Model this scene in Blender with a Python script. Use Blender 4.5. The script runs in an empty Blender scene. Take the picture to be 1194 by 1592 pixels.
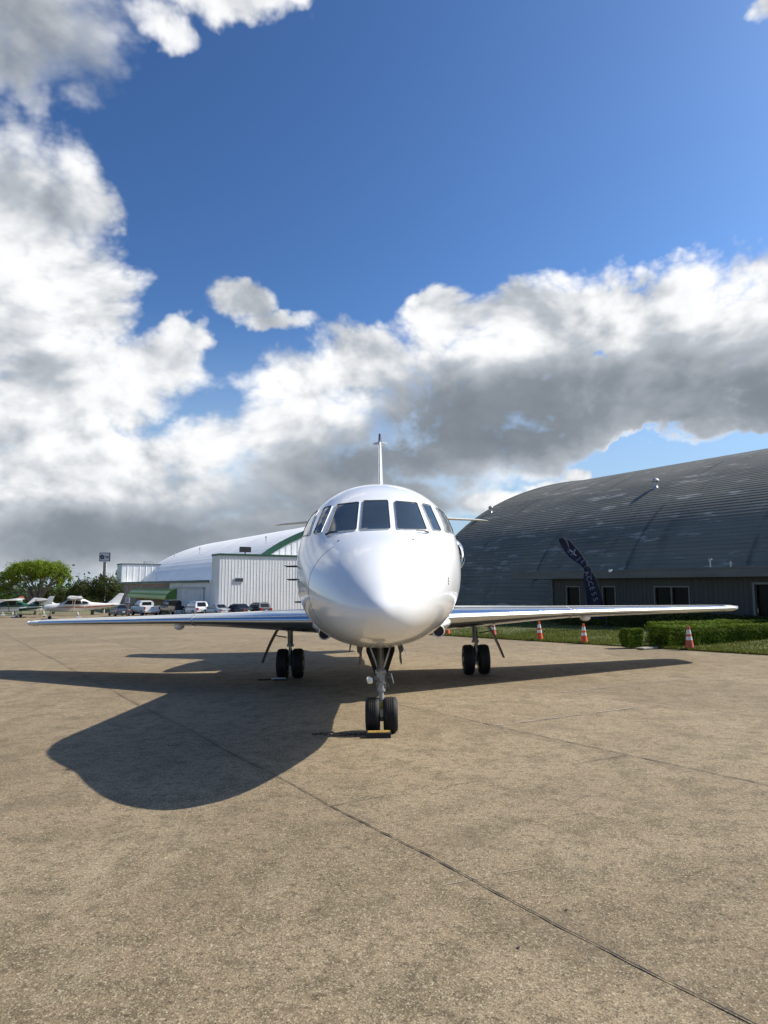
import bpy, math, random
from mathutils import Vector, Matrix
from mathutils.bvhtree import BVHTree
from mathutils import noise as mnoise
random.seed(7)
PI = math.pi
scene = bpy.context.scene
COL = scene.collection

# ------------------------------------------------------------------ camera
F = 1053.72                       # focal length in photo pixels (1194 x 1592)
def cam_cols(pitch, roll):
    Fw = Vector((0, math.cos(pitch), math.sin(pitch)))
    U = Vector((0, -math.sin(pitch), math.cos(pitch)))
    R = Vector((1, 0, 0))
    c, s = math.cos(roll), math.sin(roll)
    return Matrix((c*R - s*U, s*R + c*U, Fw)).transposed()
A3 = cam_cols(.1284, .0173)       # camera seen from the sloping apron
G3 = cam_cols(.1087, 0.0)         # camera in the level world
R3 = G3 @ A3.transposed()         # apron frame -> world frame (the apron falls away gently)
CAM = R3 @ Vector((.0662, -8.0088, 1.5077))
CAML = Vector((.0662, -8.0088, 1.5077))
cd = bpy.data.cameras.new('camera')
cam = bpy.data.objects.new('camera', cd); COL.objects.link(cam)
mw = Matrix((G3.col[0], G3.col[1], -G3.col[2])).transposed().to_4x4()
mw.translation = CAM
cam.matrix_world = mw
cd.sensor_fit = 'VERTICAL'; cd.sensor_height = 36.0; cd.lens = F*36/1592
cd.clip_start = .05; cd.clip_end = 20000
scene.camera = cam
NA = R3 @ Vector((0, 0, 1))
def gz(x, y): return -(NA.x*x + NA.y*y)/NA.z
def ray(u, v): return G3 @ Vector(((u-597)/F, (796-v)/F, 1))
def rayl(u, v): return A3 @ Vector(((u-597)/F, (796-v)/F, 1))
def atD(u, v, D):
    r = ray(u, v); return CAM + r*((D)/r.y)
def gnd(u, v):
    r = ray(u, v); return CAM + r*(-(NA.dot(CAM))/(NA.dot(r)))

# ------------------------------------------------------------------ light and sky
SUND = (R3 @ Vector((1.0764, .2626, 1))).normalized()
SUN_EL = math.asin(SUND.z); SUN_AZ = math.atan2(SUND.x, SUND.y)
sl = bpy.data.lights.new('sun', 'SUN'); sl.energy = 5.0; sl.angle = math.radians(.53); sl.color = (1, .94, .84)
so = bpy.data.objects.new('sun', sl); COL.objects.link(so)
so.rotation_euler = (-SUND).to_track_quat('-Z', 'Y').to_euler()
scene.view_settings.view_transform = 'Standard'
try: scene.view_settings.look = 'None'
except Exception: pass
scene.view_settings.exposure = 0.38
scene.view_settings.gamma = 1.0
scene.cycles.use_denoising = True
scene.cycles.max_bounces = 6
scene.cycles.sample_clamp_indirect = 6

class NT:
    def __init__(s, tree): s.t = tree
    def n(s, typ, **kw):
        nd = s.t.nodes.new(typ)
        for k, v in kw.items(): setattr(nd, k, v)
        return nd
    def lk(s, a, b): s.t.links.new(a, b)
    def put(s, sock, v):
        if hasattr(v, 'links'): s.lk(v, sock)
        else: sock.default_value = v
    def m(s, op, a, b=None, c=None, clamp=False):
        nd = s.n('ShaderNodeMath', operation=op); nd.use_clamp = clamp
        s.put(nd.inputs[0], a)
        if b is not None: s.put(nd.inputs[1], b)
        if c is not None: s.put(nd.inputs[2], c)
        return nd.outputs[0]
    def vm(s, op, a, b=None, out=0):
        nd = s.n('ShaderNodeVectorMath', operation=op)
        s.put(nd.inputs[0], a)
        if b is not None:
            if op == 'SCALE': s.put(nd.inputs[3], b)
            else: s.put(nd.inputs[1], b)
        return nd.outputs[out]
    def noise(s, vec, scale, detail=4, rough=.55, out=0, dist=0, lac=2.0):
        nd = s.n('ShaderNodeTexNoise'); s.put(nd.inputs['Vector'], vec)
        nd.inputs['Scale'].default_value = scale; nd.inputs['Detail'].default_value = detail
        nd.inputs['Roughness'].default_value = rough; nd.inputs['Distortion'].default_value = dist
        nd.inputs['Lacunarity'].default_value = lac
        return nd.outputs[out]
    def sstep(s, x, a, b, lo=0., hi=1.):
        nd = s.n('ShaderNodeMapRange', interpolation_type='SMOOTHSTEP')
        s.put(nd.inputs[0], x)
        for i, v in enumerate((a, b, lo, hi)): s.put(nd.inputs[i+1], v)
        return nd.outputs[0]
    def lin(s, x, a, b, lo=0., hi=1.):
        nd = s.n('ShaderNodeMapRange')
        s.put(nd.inputs[0], x)
        for i, v in enumerate((a, b, lo, hi)): s.put(nd.inputs[i+1], v)
        return nd.outputs[0]
    def mix(s, f, a, b, blend='MIX'):
        nd = s.n('ShaderNodeMix', data_type='RGBA', blend_type=blend)
        s.put(nd.inputs[0], f); s.put(nd.inputs[6], a if hasattr(a, 'links') else (*a[:3], 1)); s.put(nd.inputs[7], b if hasattr(b, 'links') else (*b[:3], 1))
        return nd.outputs[2]

world = bpy.data.worlds.new('World'); scene.world = world; world.use_nodes = True
wt = world.node_tree; wt.nodes.clear(); W = NT(wt)
def azel(u, v):
    r = ray(u, v).normalized(); return math.atan2(r.x, r.y), math.asin(r.z)
def build_world():
    sky = W.n('ShaderNodeTexSky', sky_type='NISHITA'); sky.sun_disc = False
    sky.sun_elevation = SUN_EL; sky.sun_rotation = SUN_AZ
    sky.air_density = 1.0; sky.dust_density = 1.1; sky.ozone_density = 3.0; sky.altitude = 0
    tc = W.n('ShaderNodeTexCoord')
    d = W.vm('NORMALIZE', tc.outputs['Generated'])
    sep = W.n('ShaderNodeSeparateXYZ'); W.lk(d, sep.inputs[0])
    az = W.m('ARCTAN2', sep.outputs[0], sep.outputs[1]); el = W.m('ARCSINE', sep.outputs[2])
    # clouds live on the dome: a coverage field of soft cells, broken up by fractal noise
    cells = [(25,20,165,105),(10,100,90,62),(330,0,160,56),(250,60,60,34),(430,-20,90,40),(1190,0,40,30),
      (20,330,150,125),(120,320,75,62),(30,470,180,150),(130,480,70,90),(120,580,190,85),(40,650,120,90),(230,555,80,50),(275,520,50,28),
      (372,462,62,42),(430,508,75,26),(1060,500,150,92),(960,510,110,80),(820,535,150,86),(700,520,80,66),(740,580,150,70),(570,570,110,66),(470,605,110,60),
      (1190,510,110,90),(960,600,330,80),(1194,610,170,60),(700,640,200,75),(480,670,140,75),(330,690,85,46),(190,700,120,50),
      (90,750,120,60),(260,760,240,60),(520,745,200,80),(650,730,150,50),(868,742,62,22),(800,765,50,20),(760,778,95,30),(640,790,90,40),
      (50,815,140,42),(250,830,330,52),(470,830,200,70),(980,668,120,22),(1100,625,160,62),(960,655,190,42),(840,690,130,34),(1194,640,120,40),(720,700,120,46),(110,690,90,60),(0,870,300,40),(330,890,300,36)]
    n1 = W.noise(d, 3.3, 2, .5, out=1); n2 = W.noise(d, 11, 4, .6, out=1)
    P0 = W.n('ShaderNodeCombineXYZ'); W.lk(az, P0.inputs[0]); W.lk(el, P0.inputs[1])
    w1 = W.vm('SCALE', W.vm('SUBTRACT', n1, (.5, .5, .5)), .10)
    w2 = W.vm('SCALE', W.vm('SUBTRACT', n2, (.5, .5, .5)), .085)
    P = W.vm('MULTIPLY', W.vm('ADD', W.vm('ADD', P0.outputs[0], w1), w2), (1, 1, 0))
    def field(lst, k=.35):
        cur = None
        for (cx, cy, rx, ry) in lst:
            a, e = azel(cx, cy); k2 = F*(1+((cx-597)/F)**2)**.5
            ra, re_ = rx/F*math.cos(math.atan((cx-597)/F)), ry/F*math.cos(e)**1.2
            q = W.vm('MULTIPLY', W.vm('SUBTRACT', P, (a, e, 0)), (1/ra, 1/re_, 0))
            q = W.vm('DOT_PRODUCT', q, q, out=1)
            if cur is None: cur = q
            else:
                nd = W.n('ShaderNodeMath', operation='SMOOTH_MIN'); W.lk(cur, nd.inputs[0]); W.lk(q, nd.inputs[1]); nd.inputs[2].default_value = k
                cur = nd.outputs[0]
        return W.m('SUBTRACT', 1.0, cur)
    cov = field(cells)
    Pd = W.vm('MULTIPLY', W.vm('ADD', W.vm('ADD', P0.outputs[0], W.vm('SCALE', w1, .7)), W.vm('SCALE', w2, .45)), (1, 1, 0))
    dsum = None
    for (cx, cy, rx, ry, wt_) in [(930,655,300,56,.68),(1194,630,150,50,.55),(760,645,120,56,.5),(650,700,130,60,.62),(640,610,60,40,.35),(520,775,170,50,.6),(350,850,330,45,.54),(60,860,220,35,.42),(150,800,120,28,.5),
                  (20,470,120,36,.16),(60,640,150,30,.18),(20,80,130,80,.5),(130,110,60,60,.3),(600,840,110,50,.4),(330,800,120,24,.4),(250,700,60,30,.28),(480,720,70,26,.4),(1040,570,160,30,.25),(860,590,110,30,.28),(110,735,70,24,.3),(430,650,60,22,.25),(700,790,90,18,.3),(120,345,80,50,.16),(190,575,90,40,.22),(60,520,70,40,.12),(195,682,62,26,-.42),(338,688,48,24,-.42),(535,640,75,34,-.38),(90,775,60,16,-.25),(865,745,60,20,-.35),(740,778,60,20,-.35),(240,740,160,14,-.12),(470,610,80,26,-.2),(150,835,200,12,.15),(330,800,200,10,-.14)]:
        a_, e_ = azel(cx, cy); ra, re_ = rx/F*math.cos(math.atan((cx-597)/F)), ry/F
        q = W.vm('MULTIPLY', W.vm('SUBTRACT', Pd, (a_, e_, 0)), (1/ra, 1/re_, 0)); q = W.vm('DOT_PRODUCT', q, q, out=1)
        g_ = W.m('MULTIPLY', W.m('POWER', 2.718, W.m('MULTIPLY', q, -.8)), wt_)
        dsum = g_ if dsum is None else W.m('ADD', dsum, g_)
    # unseen cumulus round the rest of the sky, kept sparse to cut ambient light
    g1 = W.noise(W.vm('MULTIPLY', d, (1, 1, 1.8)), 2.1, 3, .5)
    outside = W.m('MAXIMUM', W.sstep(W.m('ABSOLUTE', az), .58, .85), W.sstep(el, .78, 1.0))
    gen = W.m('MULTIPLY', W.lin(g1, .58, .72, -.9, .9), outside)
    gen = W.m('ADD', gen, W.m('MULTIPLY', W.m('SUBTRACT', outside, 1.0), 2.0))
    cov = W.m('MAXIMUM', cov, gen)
    def detail(vec):
        a = W.noise(vec, 9, 7, .60); 
        v = W.n('ShaderNodeTexVoronoi', feature='F1'); W.put(v.inputs['Vector'], vec); v.inputs['Scale'].default_value = 22
        v.inputs['Detail'].default_value = 2; v.inputs['Roughness'].default_value = .5; v.inputs['Lacunarity'].default_value = 2.3
        return W.m('ADD', W.m('MULTIPLY', a, 1.0), W.m('MULTIPLY', v.outputs[0], -.32))
    dw = W.vm('ADD', W.vm('MULTIPLY', d, (1, 1, 1.35)), W.vm('SCALE', n1, .12))
    na = detail(dw)
    nb = detail(W.vm('ADD', dw, (.016, .0, .022)))
    nbw = W.noise(dw, 5.0, 4, .5)
    nbw2 = W.noise(W.vm('ADD', dw, (.03, .0, .045)), 5.0, 4, .5)
    rel = W.m('ADD', W.m('MULTIPLY', W.m('SUBTRACT', na, nb), .35), W.m('MULTIPLY', W.m('SUBTRACT', nbw, nbw2), 1.5))
    rel = W.m('MULTIPLY', rel, W.lin(el, .05, .22, .75, 1.0))
    nac = W.m('MULTIPLY', W.m('SUBTRACT', na, .36), W.lin(el, .05, .22, .45, 1.0))
    D = W.m('ADD', W.m('ADD', cov, .10), W.m('MULTIPLY', nac, 1.7))
    sft = W.sstep(az, .02, -.28)
    alpha = W.sstep(W.m('MULTIPLY_ADD', sft, .08, D), W.m('MULTIPLY_ADD', sft, -.22, W.lin(W.noise(d, 2.3, 2, .5), .42, .58, -.34, .0)), W.m('MULTIPLY_ADD', sft, .28, W.lin(W.noise(d, 2.3, 2, .5), .42, .58, .70, .34)))
    alpha = W.m('MULTIPLY', alpha, W.sstep(el, -.02, .03))
    thick = W.sstep(D, .2, 1.5)
    dk = W.m('MULTIPLY_ADD', W.m('SUBTRACT', nbw, .5), W.m('MULTIPLY_ADD', dsum, .25, .40), dsum)
    dk = W.sstep(dk, -.10, 1.15)
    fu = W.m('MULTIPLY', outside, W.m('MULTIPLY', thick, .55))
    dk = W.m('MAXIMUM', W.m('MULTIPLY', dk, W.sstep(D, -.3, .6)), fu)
    B = W.m('SUBTRACT', .90, W.m('MULTIPLY', dk, .64))
    B = W.m('ADD', B, W.m('MULTIPLY', rel, W.lin(dk, 0, 1, 1.25, .55)))
    B = W.m('SUBTRACT', B, W.m('MULTIPLY', outside, .42))  # clouds out of view dimmed so shadows get less fill
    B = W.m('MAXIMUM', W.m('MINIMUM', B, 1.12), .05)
    ccol = W.n('ShaderNodeValToRGB'); W.lk(W.lin(B, 0, 1.12), ccol.inputs[0])
    cr = ccol.color_ramp; cr.elements[0].color = (.125, .147, .170, 1); cr.elements[1].color = (.86, .86, .86, 1)
    e = cr.elements.new(.30); e.color = (.195, .222, .255, 1)
    e = cr.elements.new(.60); e.color = (.39, .42, .46, 1)
    e = cr.elements.new(.82); e.color = (.72, .73, .74, 1)
    # air: the clear sky, deepened as the photograph's
    skyc = W.vm('SCALE', sky.outputs[0], .115)
    gm = W.n('ShaderNodeGamma'); W.lk(skyc, gm.inputs[0]); gm.inputs[1].default_value = 1.4
    skys = W.vm('MULTIPLY', gm.outputs[0], (.90, 1.12, 1.24))
    skys = W.mix(W.sstep(el, .40, .04, 0, .80), skys, (.36, .48, .61))
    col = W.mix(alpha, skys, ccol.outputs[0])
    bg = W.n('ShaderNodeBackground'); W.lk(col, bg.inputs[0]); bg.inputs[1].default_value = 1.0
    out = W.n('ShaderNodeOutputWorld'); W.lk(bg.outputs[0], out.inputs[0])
build_world()
world.cycles.sampling_method = 'MANUAL'; world.cycles.sample_map_resolution = 512

# ------------------------------------------------------------------ materials
def mat(name, col, rough=.5, metal=0., var=0., vscale=3., bump=0., bscale=40., coat=0., spec=.5, col2=None, detail=4, obj_coord=True, rvar=0., stretch=None):
    m = bpy.data.materials.new(name); m.use_nodes = True
    T = NT(m.node_tree); b = m.node_tree.nodes['Principled BSDF']
    b.inputs['Base Color'].default_value = (*col, 1); b.inputs['Roughness'].default_value = rough; b.inputs['Metallic'].default_value = metal
    b.inputs['Specular IOR Level'].default_value = spec
    if coat: b.inputs['Coat Weight'].default_value = coat; b.inputs['Coat Roughness'].default_value = .04
    if var or bump or col2 or rvar:
        tc = T.n('ShaderNodeTexCoord'); v = tc.outputs['Object']
        if stretch: v = T.vm('MULTIPLY', v, stretch)
        if var or col2:
            n = T.noise(v, vscale, detail, .6)
            n = T.lin(n, .3, .7)
            c2 = col2 if col2 else tuple(max(0, c*(1-var)) for c in col)
            c1 = col if col2 else tuple(min(1, c*(1+var*.6)) for c in col)
            T.lk(T.mix(n, c1, c2), b.inputs['Base Color'])
        if rvar:
            T.lk(T.lin(T.noise(v, vscale*2.3, 3), .3, .7, rough-rvar, rough+rvar), b.inputs['Roughness'])
        if bump:
            bn = T.n('ShaderNodeBump'); bn.inputs['Strength'].default_value = bump; bn.inputs['Distance'].default_value = .02
            T.lk(T.noise(v, bscale, 4), bn.inputs['Height']); T.lk(bn.outputs[0], b.inputs['Normal'])
    return m
M = {}
M['paint'] = mat('white_jet_paint', (.88, .88, .87), .18, coat=.6, var=.03, vscale=.9, rvar=.03)
M['paint_dull'] = mat('off_white_paint', (.66, .64, .59), .3, var=.06, vscale=1.5)
M['polish'] = mat('polished_leading_edge', (.66, .69, .72), .20, 1.0, var=.05, vscale=2, stretch=(.3, 1, 1), rvar=.04)
M['chrome'] = mat('chrome', (.86, .86, .87), .08, 1.0)
M['steel'] = mat('grey_gear_metal', (.17, .17, .17), .35, .6, var=.3, vscale=30)
M['greypaint'] = mat('light_grey_gear_paint', (.33, .33, .31), .4, .1, var=.3, vscale=25)
M['dark'] = mat('dark_recess', (.015, .015, .017), .6, var=.3)
M['tyre'] = mat('tyre_rubber', (.009, .009, .010), .72, var=.5, vscale=12, bump=.15, bscale=120)
M['gear_dark'] = mat('dark_door_lining', (.085, .075, .065), .45, var=.4, vscale=9)  # dark grey-brown, the doors' shadow side put into the colour
M['seal'] = mat('window_seal', (.05, .05, .05), .5, var=.3)
M['glass'] = mat('cockpit_glass', (.035, .045, .042), .05, spec=.9, coat=.5, var=.2, vscale=2)
M['navy'] = mat('navy_blue_paint', (.012, .018, .055), .35, var=.2)
M['brass'] = mat('olive_cadmium_fitting', (.30, .27, .05), .4, .5, var=.3, vscale=40)
M['yellow'] = mat('yellow_chock_paint', (.46, .28, .06), .6, var=.35, vscale=30)
M['rubber'] = mat('black_chock_rubber', (.02, .02, .02), .8, var=.4, vscale=20)
M['rope'] = mat('dark_rope', (.035, .03, .025), .9, var=.5, vscale=80)
M['orange'] = mat('cone_orange', (.75, .10, .022), .5, var=.25, vscale=8)
M['orange_faded'] = mat('faded_cone_red', (.52, .10, .055), .6, var=.3, vscale=9)
M['reflect'] = mat('cone_white_band', (.72, .72, .70), .35, var=.12, vscale=20)
M['lamp'] = mat('lamp_glass', (.8, .82, .82), .08, spec=.9, coat=1, var=.05)
M['green'] = mat('green_trim_paint', (.012, .075, .045), .45, var=.25)
M['white_metal'] = mat('white_corrugated_sheet', (.74, .745, .73), .45, var=.10, vscale=.8, stretch=(1, 1, .25))
M['white_roof'] = mat('white_roof_sheet', (.88, .88, .87), .5, var=.10, vscale=.25, bump=.1, bscale=2)
M['awn1'] = mat('awning_light_green', (.56, .66, .13), .6, var=.15); M['awn2'] = mat('awning_dark_green', (.16, .30, .06), .6, var=.2)
M['awn3'] = mat('awning_cream', (.70, .74, .42), .6, var=.15)
M['black'] = mat('black_plastic', (.02, .02, .022), .45, var=.3)
M['carglass'] = mat('vehicle_glass', (.012, .014, .016), .12, spec=.35, var=.2)
M['tail'] = mat('tail_light_red', (.35, .02, .015), .25, var=.2)
M['plate'] = mat('licence_plate_white', (.6, .6, .58), .5, var=.1)
M['sidegray'] = mat('annex_siding_grey', (.115, .125, .125), .65, var=.3, vscale=1.2, bump=.2, bscale=30)
M['fascia'] = mat('fascia_grey', (.12, .125, .115), .6, var=.25, vscale=1.5, stretch=(.4, .4, 2))
M['frame'] = mat('window_frame_grey', (.15, .152, .145), .5, var=.15)
M['winglass'] = mat('dark_window_glass', (.004, .005, .005), .25, spec=.12, var=.3)
M['galv'] = mat('galvanised_metal', (.45, .46, .46), .4, .5, var=.3, vscale=12)
M['bark'] = mat('tree_bark', (.20, .165, .125), .9, var=.5, vscale=4, bump=.6, bscale=12)
M['flag'] = mat('navy_flag_cloth', (.006, .008, .032), .7, var=.3, vscale=5, bump=.2, bscale=10)
M['flagink'] = mat('white_lettering', (.22, .23, .30), .6, var=.05)
M['sign'] = mat('white_sign_face', (.62, .63, .66), .4, var=.06)
M['ink'] = mat('black_lettering', (.015, .015, .018), .5, var=.2)
M['polegrey'] = mat('concrete_pole', (.40, .39, .35), .8, var=.3)
M['timber'] = mat('timber_post', (.16, .09, .05), .8, var=.4, vscale=10)
M['reddel'] = mat('red_delineator', (.55, .08, .05), .5, var=.2)

def leafmat(name, c1, c2, c3, sc=.6, trans=.35):
    m = bpy.data.materials.new(name); m.use_nodes = True; T = NT(m.node_tree)
    b = m.node_tree.nodes['Principled BSDF']; b.inputs['Roughness'].default_value = .75; b.inputs['Specular IOR Level'].default_value = .15
    g = T.n('ShaderNodeNewGeometry'); tc = T.n('ShaderNodeTexCoord')
    r = T.n('ShaderNodeValToRGB'); T.lk(g.outputs['Random Per Island'], r.inputs[0])
    r.color_ramp.elements[0].color = (*c1, 1); r.color_ramp.elements[1].color = (*c3, 1)
    e = r.color_ramp.elements.new(.5); e.color = (*c2, 1)
    n = T.lin(T.noise(tc.outputs['Object'], sc, 3), .35, .65, .75, 1.25)
    T.lk(T.vm('SCALE', r.outputs[0], n), b.inputs['Base Color'])
    tr = T.n('ShaderNodeBsdfTranslucent'); T.lk(T.vm('SCALE', r.outputs[0], 1.3), tr.inputs[0])
    mx = T.n('ShaderNodeMixShader'); mx.inputs[0].default_value = trans
    T.lk(b.outputs[0], mx.inputs[1]); T.lk(tr.outputs[0], mx.inputs[2])
    T.lk(mx.outputs[0], m.node_tree.nodes['Material Output'].inputs[0])
    return m
M['leaf_bright'] = leafmat('spring_green_leaves', (.09, .145, .012), (.16, .225, .018), (.26, .31, .04), .4, .45)
M['leaf_dark'] = leafmat('dark_green_leaves', (.025, .042, .010), (.045, .066, .014), (.095, .095, .03), .5, .25)
M['leaf_far'] = leafmat('far_green_leaves', (.03, .065, .02), (.045, .085, .03), (.06, .11, .035), .2, .25)
M['leaf_hedge'] = leafmat('hedge_leaves', (.045, .080, .008), (.10, .155, .012), (.20, .26, .028), 1.5, .3)
M['blade'] = leafmat('grass_blades', (.068, .088, .014), (.115, .135, .022), (.18, .19, .045), .8, .3)

JA = Vector((math.cos(math.radians(122.3)), math.sin(math.radians(122.3)))); JN = Vector((JA.y, -JA.x))
JC = Vector((math.cos(math.radians(28.3)), math.sin(math.radians(28.3)))); JM = Vector((-JC.y, JC.x))
def concrete():
    m = bpy.data.materials.new('exposed_aggregate_concrete'); m.use_nodes = True; T = NT(m.node_tree)
    b = m.node_tree.nodes['Principled BSDF']; tc = T.n('ShaderNodeTexCoord'); v = tc.outputs['Object']
    big = T.noise(v, .35, 4, .55); mid = T.noise(v, 2.6, 5, .62); fine = T.noise(v, 30, 4, .75); grit = T.noise(v, 105, 2, .6)
    swp = T.noise(T.vm('MULTIPLY', v, (1.6, .5, 1)), 1.3, 4, .6, dist=.4)
    c = T.mix(T.lin(big, .35, .65), (.225, .166, .100), (.300, .230, .143))
    c = T.mix(T.m('MULTIPLY', T.sstep(mid, .45, .66), .6), c, (.120, .091, .050))
    c = T.mix(T.sstep(T.noise(v, 9, 6, .75), .47, .62, 0, .62), c, (.105, .080, .045))
    c = T.mix(T.m('MULTIPLY', T.sstep(swp, .56, .75), .35), c, (.38, .315, .20))
    c = T.mix(T.sstep(fine, .53, .66, 0, .72), c, (.045, .033, .018))
    c = T.mix(T.sstep(T.noise(v, 43, 4, .75), .54, .68, 0, .72), c, (.54, .45, .30))
    vor = T.n('ShaderNodeTexVoronoi'); T.lk(v, vor.inputs['Vector']); vor.inputs['Scale'].default_value = 150
    sepc = T.n('ShaderNodeSeparateColor'); T.lk(vor.outputs['Color'], sepc.inputs[0])
    c = T.mix(T.sstep(sepc.outputs[0], .74, .9, 0, .5), c, (.055, .043, .026))
    c = T.mix(T.sstep(sepc.outputs[1], .80, .95, 0, .45), c, (.50, .44, .30))
    st = T.noise(v, .9, 3, .5, dist=1.2)
    c = T.mix(T.sstep(st, .56, .76, 0, .34), c, (.13, .102, .066))
    # each slab was poured apart and has its own tone
    sx = T.n('ShaderNodeSeparateXYZ'); T.lk(v, sx.inputs[0])
    ln = T.m('MULTIPLY_ADD', sx.outputs[0], JN.x/2.98, T.m('MULTIPLY_ADD', sx.outputs[1], JN.y/2.98, .597)); lf = T.m('FLOOR', ln)
    cc = T.m('MULTIPLY_ADD', sx.outputs[0], JM.x/4.4, T.m('MULTIPLY_ADD', sx.outputs[1], JM.y/4.4, T.m('MULTIPLY', lf, .37))); cf = T.m('FLOOR', cc)
    cb = T.n('ShaderNodeCombineXYZ'); T.lk(lf, cb.inputs[0]); T.lk(cf, cb.inputs[1])
    wn = T.n('ShaderNodeTexWhiteNoise', noise_dimensions='2D'); T.lk(cb.outputs[0], wn.inputs[0])
    c = T.vm('SCALE', c, T.lin(wn.outputs[0], 0, 1, .93, 1.07))
    # weathering gathered along the lanes
    ed = T.m('ABSOLUTE', T.m('SUBTRACT', T.m('FRACT', ln), .5))
    c = T.mix(T.m('MULTIPLY', T.sstep(ed, .46, .5), T.lin(T.noise(v, 2.2, 3), .4, .65, .0, .35)), c, (.12, .09, .06))
    T.lk(c, b.inputs['Base Color']); b.inputs['Roughness'].default_value = .85; b.inputs['Specular IOR Level'].default_value = .25
    bn = T.n('ShaderNodeBump'); bn.inputs['Strength'].default_value = .8; bn.inputs['Distance'].default_value = .008
    T.lk(T.m('ADD', fine, T.m('MULTIPLY', grit, .7)), bn.inputs['Height']); T.lk(bn.outputs[0], b.inputs['Normal'])
    return m
M['concrete'] = concrete()
M['joint'] = mat('dark_joint_sealant', (.035, .030, .025), .8, var=.6, vscale=14, bump=.4)
M['joint_dirt'] = mat('joint_dirt', (.13, .105, .08), .9, var=.4, vscale=9)
M['joint_pale'] = mat('pale_joint_filler', (.34, .29, .22), .9, var=.35, vscale=7)
M['pad'] = mat('pale_concrete', (.30, .27, .22), .8, var=.25, vscale=3, bump=.2)
M['lawn'] = mat('lawn_soil_and_grass', (.062, .078, .018), .9, col2=(.105, .112, .036), vscale=1.6, bump=.4, bscale=60)
M['field'] = mat('far_field', (.085, .12, .035), .9, col2=(.15, .15, .07), vscale=.03, bump=.1)

def roofmat():
    m = bpy.data.materials.new('weathered_grey_roof'); m.use_nodes = True; T = NT(m.node_tree)
    b = m.node_tree.nodes['Principled BSDF']; tc = T.n('ShaderNodeTexCoord'); v = tc.outputs['Object']
    big = T.noise(T.vm('MULTIPLY', v, (.35, 1, 1)), .35, 5, .6)
    run = T.noise(T.vm('MULTIPLY', v, (1.0, .12, .12)), .9, 4, .6)
    crs = T.noise(T.vm('MULTIPLY', v, (.12, 3.5, 3.5)), 1.6, 4, .7)
    c = T.mix(T.lin(big, .33, .66), (.098, .098, .082), (.165, .163, .138))
    c = T.mix(T.sstep(run, .52, .70, 0, .6), c, (.068, .072, .067))
    c = T.mix(T.lin(crs, .38, .62, 0, .32), c, (.215, .212, .182))
    pat = T.noise(T.vm('MULTIPLY', v, (.5, 1.6, 2.4)), 1.1, 6, .72)
    c = T.mix(T.sstep(pat, .55, .68, 0, .8), c, (.38, .38, .35))
    # rust-dark seams where the sheets meet over the trusses
    sx = T.n('ShaderNodeSeparateXYZ'); T.lk(v, sx.inputs[0])
    fr = T.m('ABSOLUTE', T.m('SUBTRACT', T.m('FRACT', T.m('DIVIDE', T.m('ADD', sx.outputs[0], T.m('MULTIPLY', big, .25)), 6.1)), .5))
    c = T.mix(T.m('MULTIPLY', T.sstep(fr, .0, .03, 1, 0), T.sstep(T.noise(v, .5, 3), .42, .6, 0, .75)), c, (.035, .04, .045))
    T.lk(c, b.inputs['Base Color']); T.lk(T.lin(big, .3, .7, .55, .75), b.inputs['Roughness']); b.inputs['Specular IOR Level'].default_value = .3
    return m
M['roof'] = roofmat()
def brickmat():
    m = bpy.data.materials.new('red_brick'); m.use_nodes = True; T = NT(m.node_tree)
    b = m.node_tree.nodes['Principled BSDF']; tc = T.n('ShaderNodeTexCoord'); v = tc.outputs['Object']
    sx = T.n('ShaderNodeSeparateXYZ'); T.lk(v, sx.inputs[0]); cb = T.n('ShaderNodeCombineXYZ')
    T.lk(T.m('ADD', sx.outputs[0], sx.outputs[1]), cb.inputs[0]); T.lk(sx.outputs[2], cb.inputs[1])
    br = T.n('ShaderNodeTexBrick'); T.lk(cb.outputs[0], br.inputs['Vector']); br.inputs['Scale'].default_value = 1.0
    br.inputs['Color1'].default_value = (.42, .17, .10, 1); br.inputs['Color2'].default_value = (.60, .36, .25, 1); br.inputs['Mortar'].default_value = (.32, .28, .24, 1)
    br.inputs['Brick Width'].default_value = .5; br.inputs['Row Height'].default_value = .2; br.inputs['Mortar Size'].default_value = .03
    c = T.mix(T.sstep(T.noise(v, .8, 4, .7), .52, .6, 0, .7), br.outputs[0], (.62, .54, .44))
    T.lk(c, b.inputs['Base Color']); b.inputs['Roughness'].default_value = .85
    return m
M['brick'] = brickmat()
def boardmat():
    m = bpy.data.materials.new('board_siding'); m.use_nodes = True; T = NT(m.node_tree)
    b = m.node_tree.nodes['Principled BSDF']; tc = T.n('ShaderNodeTexCoord'); v = tc.outputs['Object']
    n = T.noise(T.vm('MULTIPLY', v, (8, 1, .4)), 1.5, 4, .6)
    T.lk(T.mix(T.lin(n, .3, .7), (.040, .042, .038), (.058, .060, .054)), b.inputs['Base Color']); b.inputs['Roughness'].default_value = .7
    return m
M['board'] = boardmat()

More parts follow.
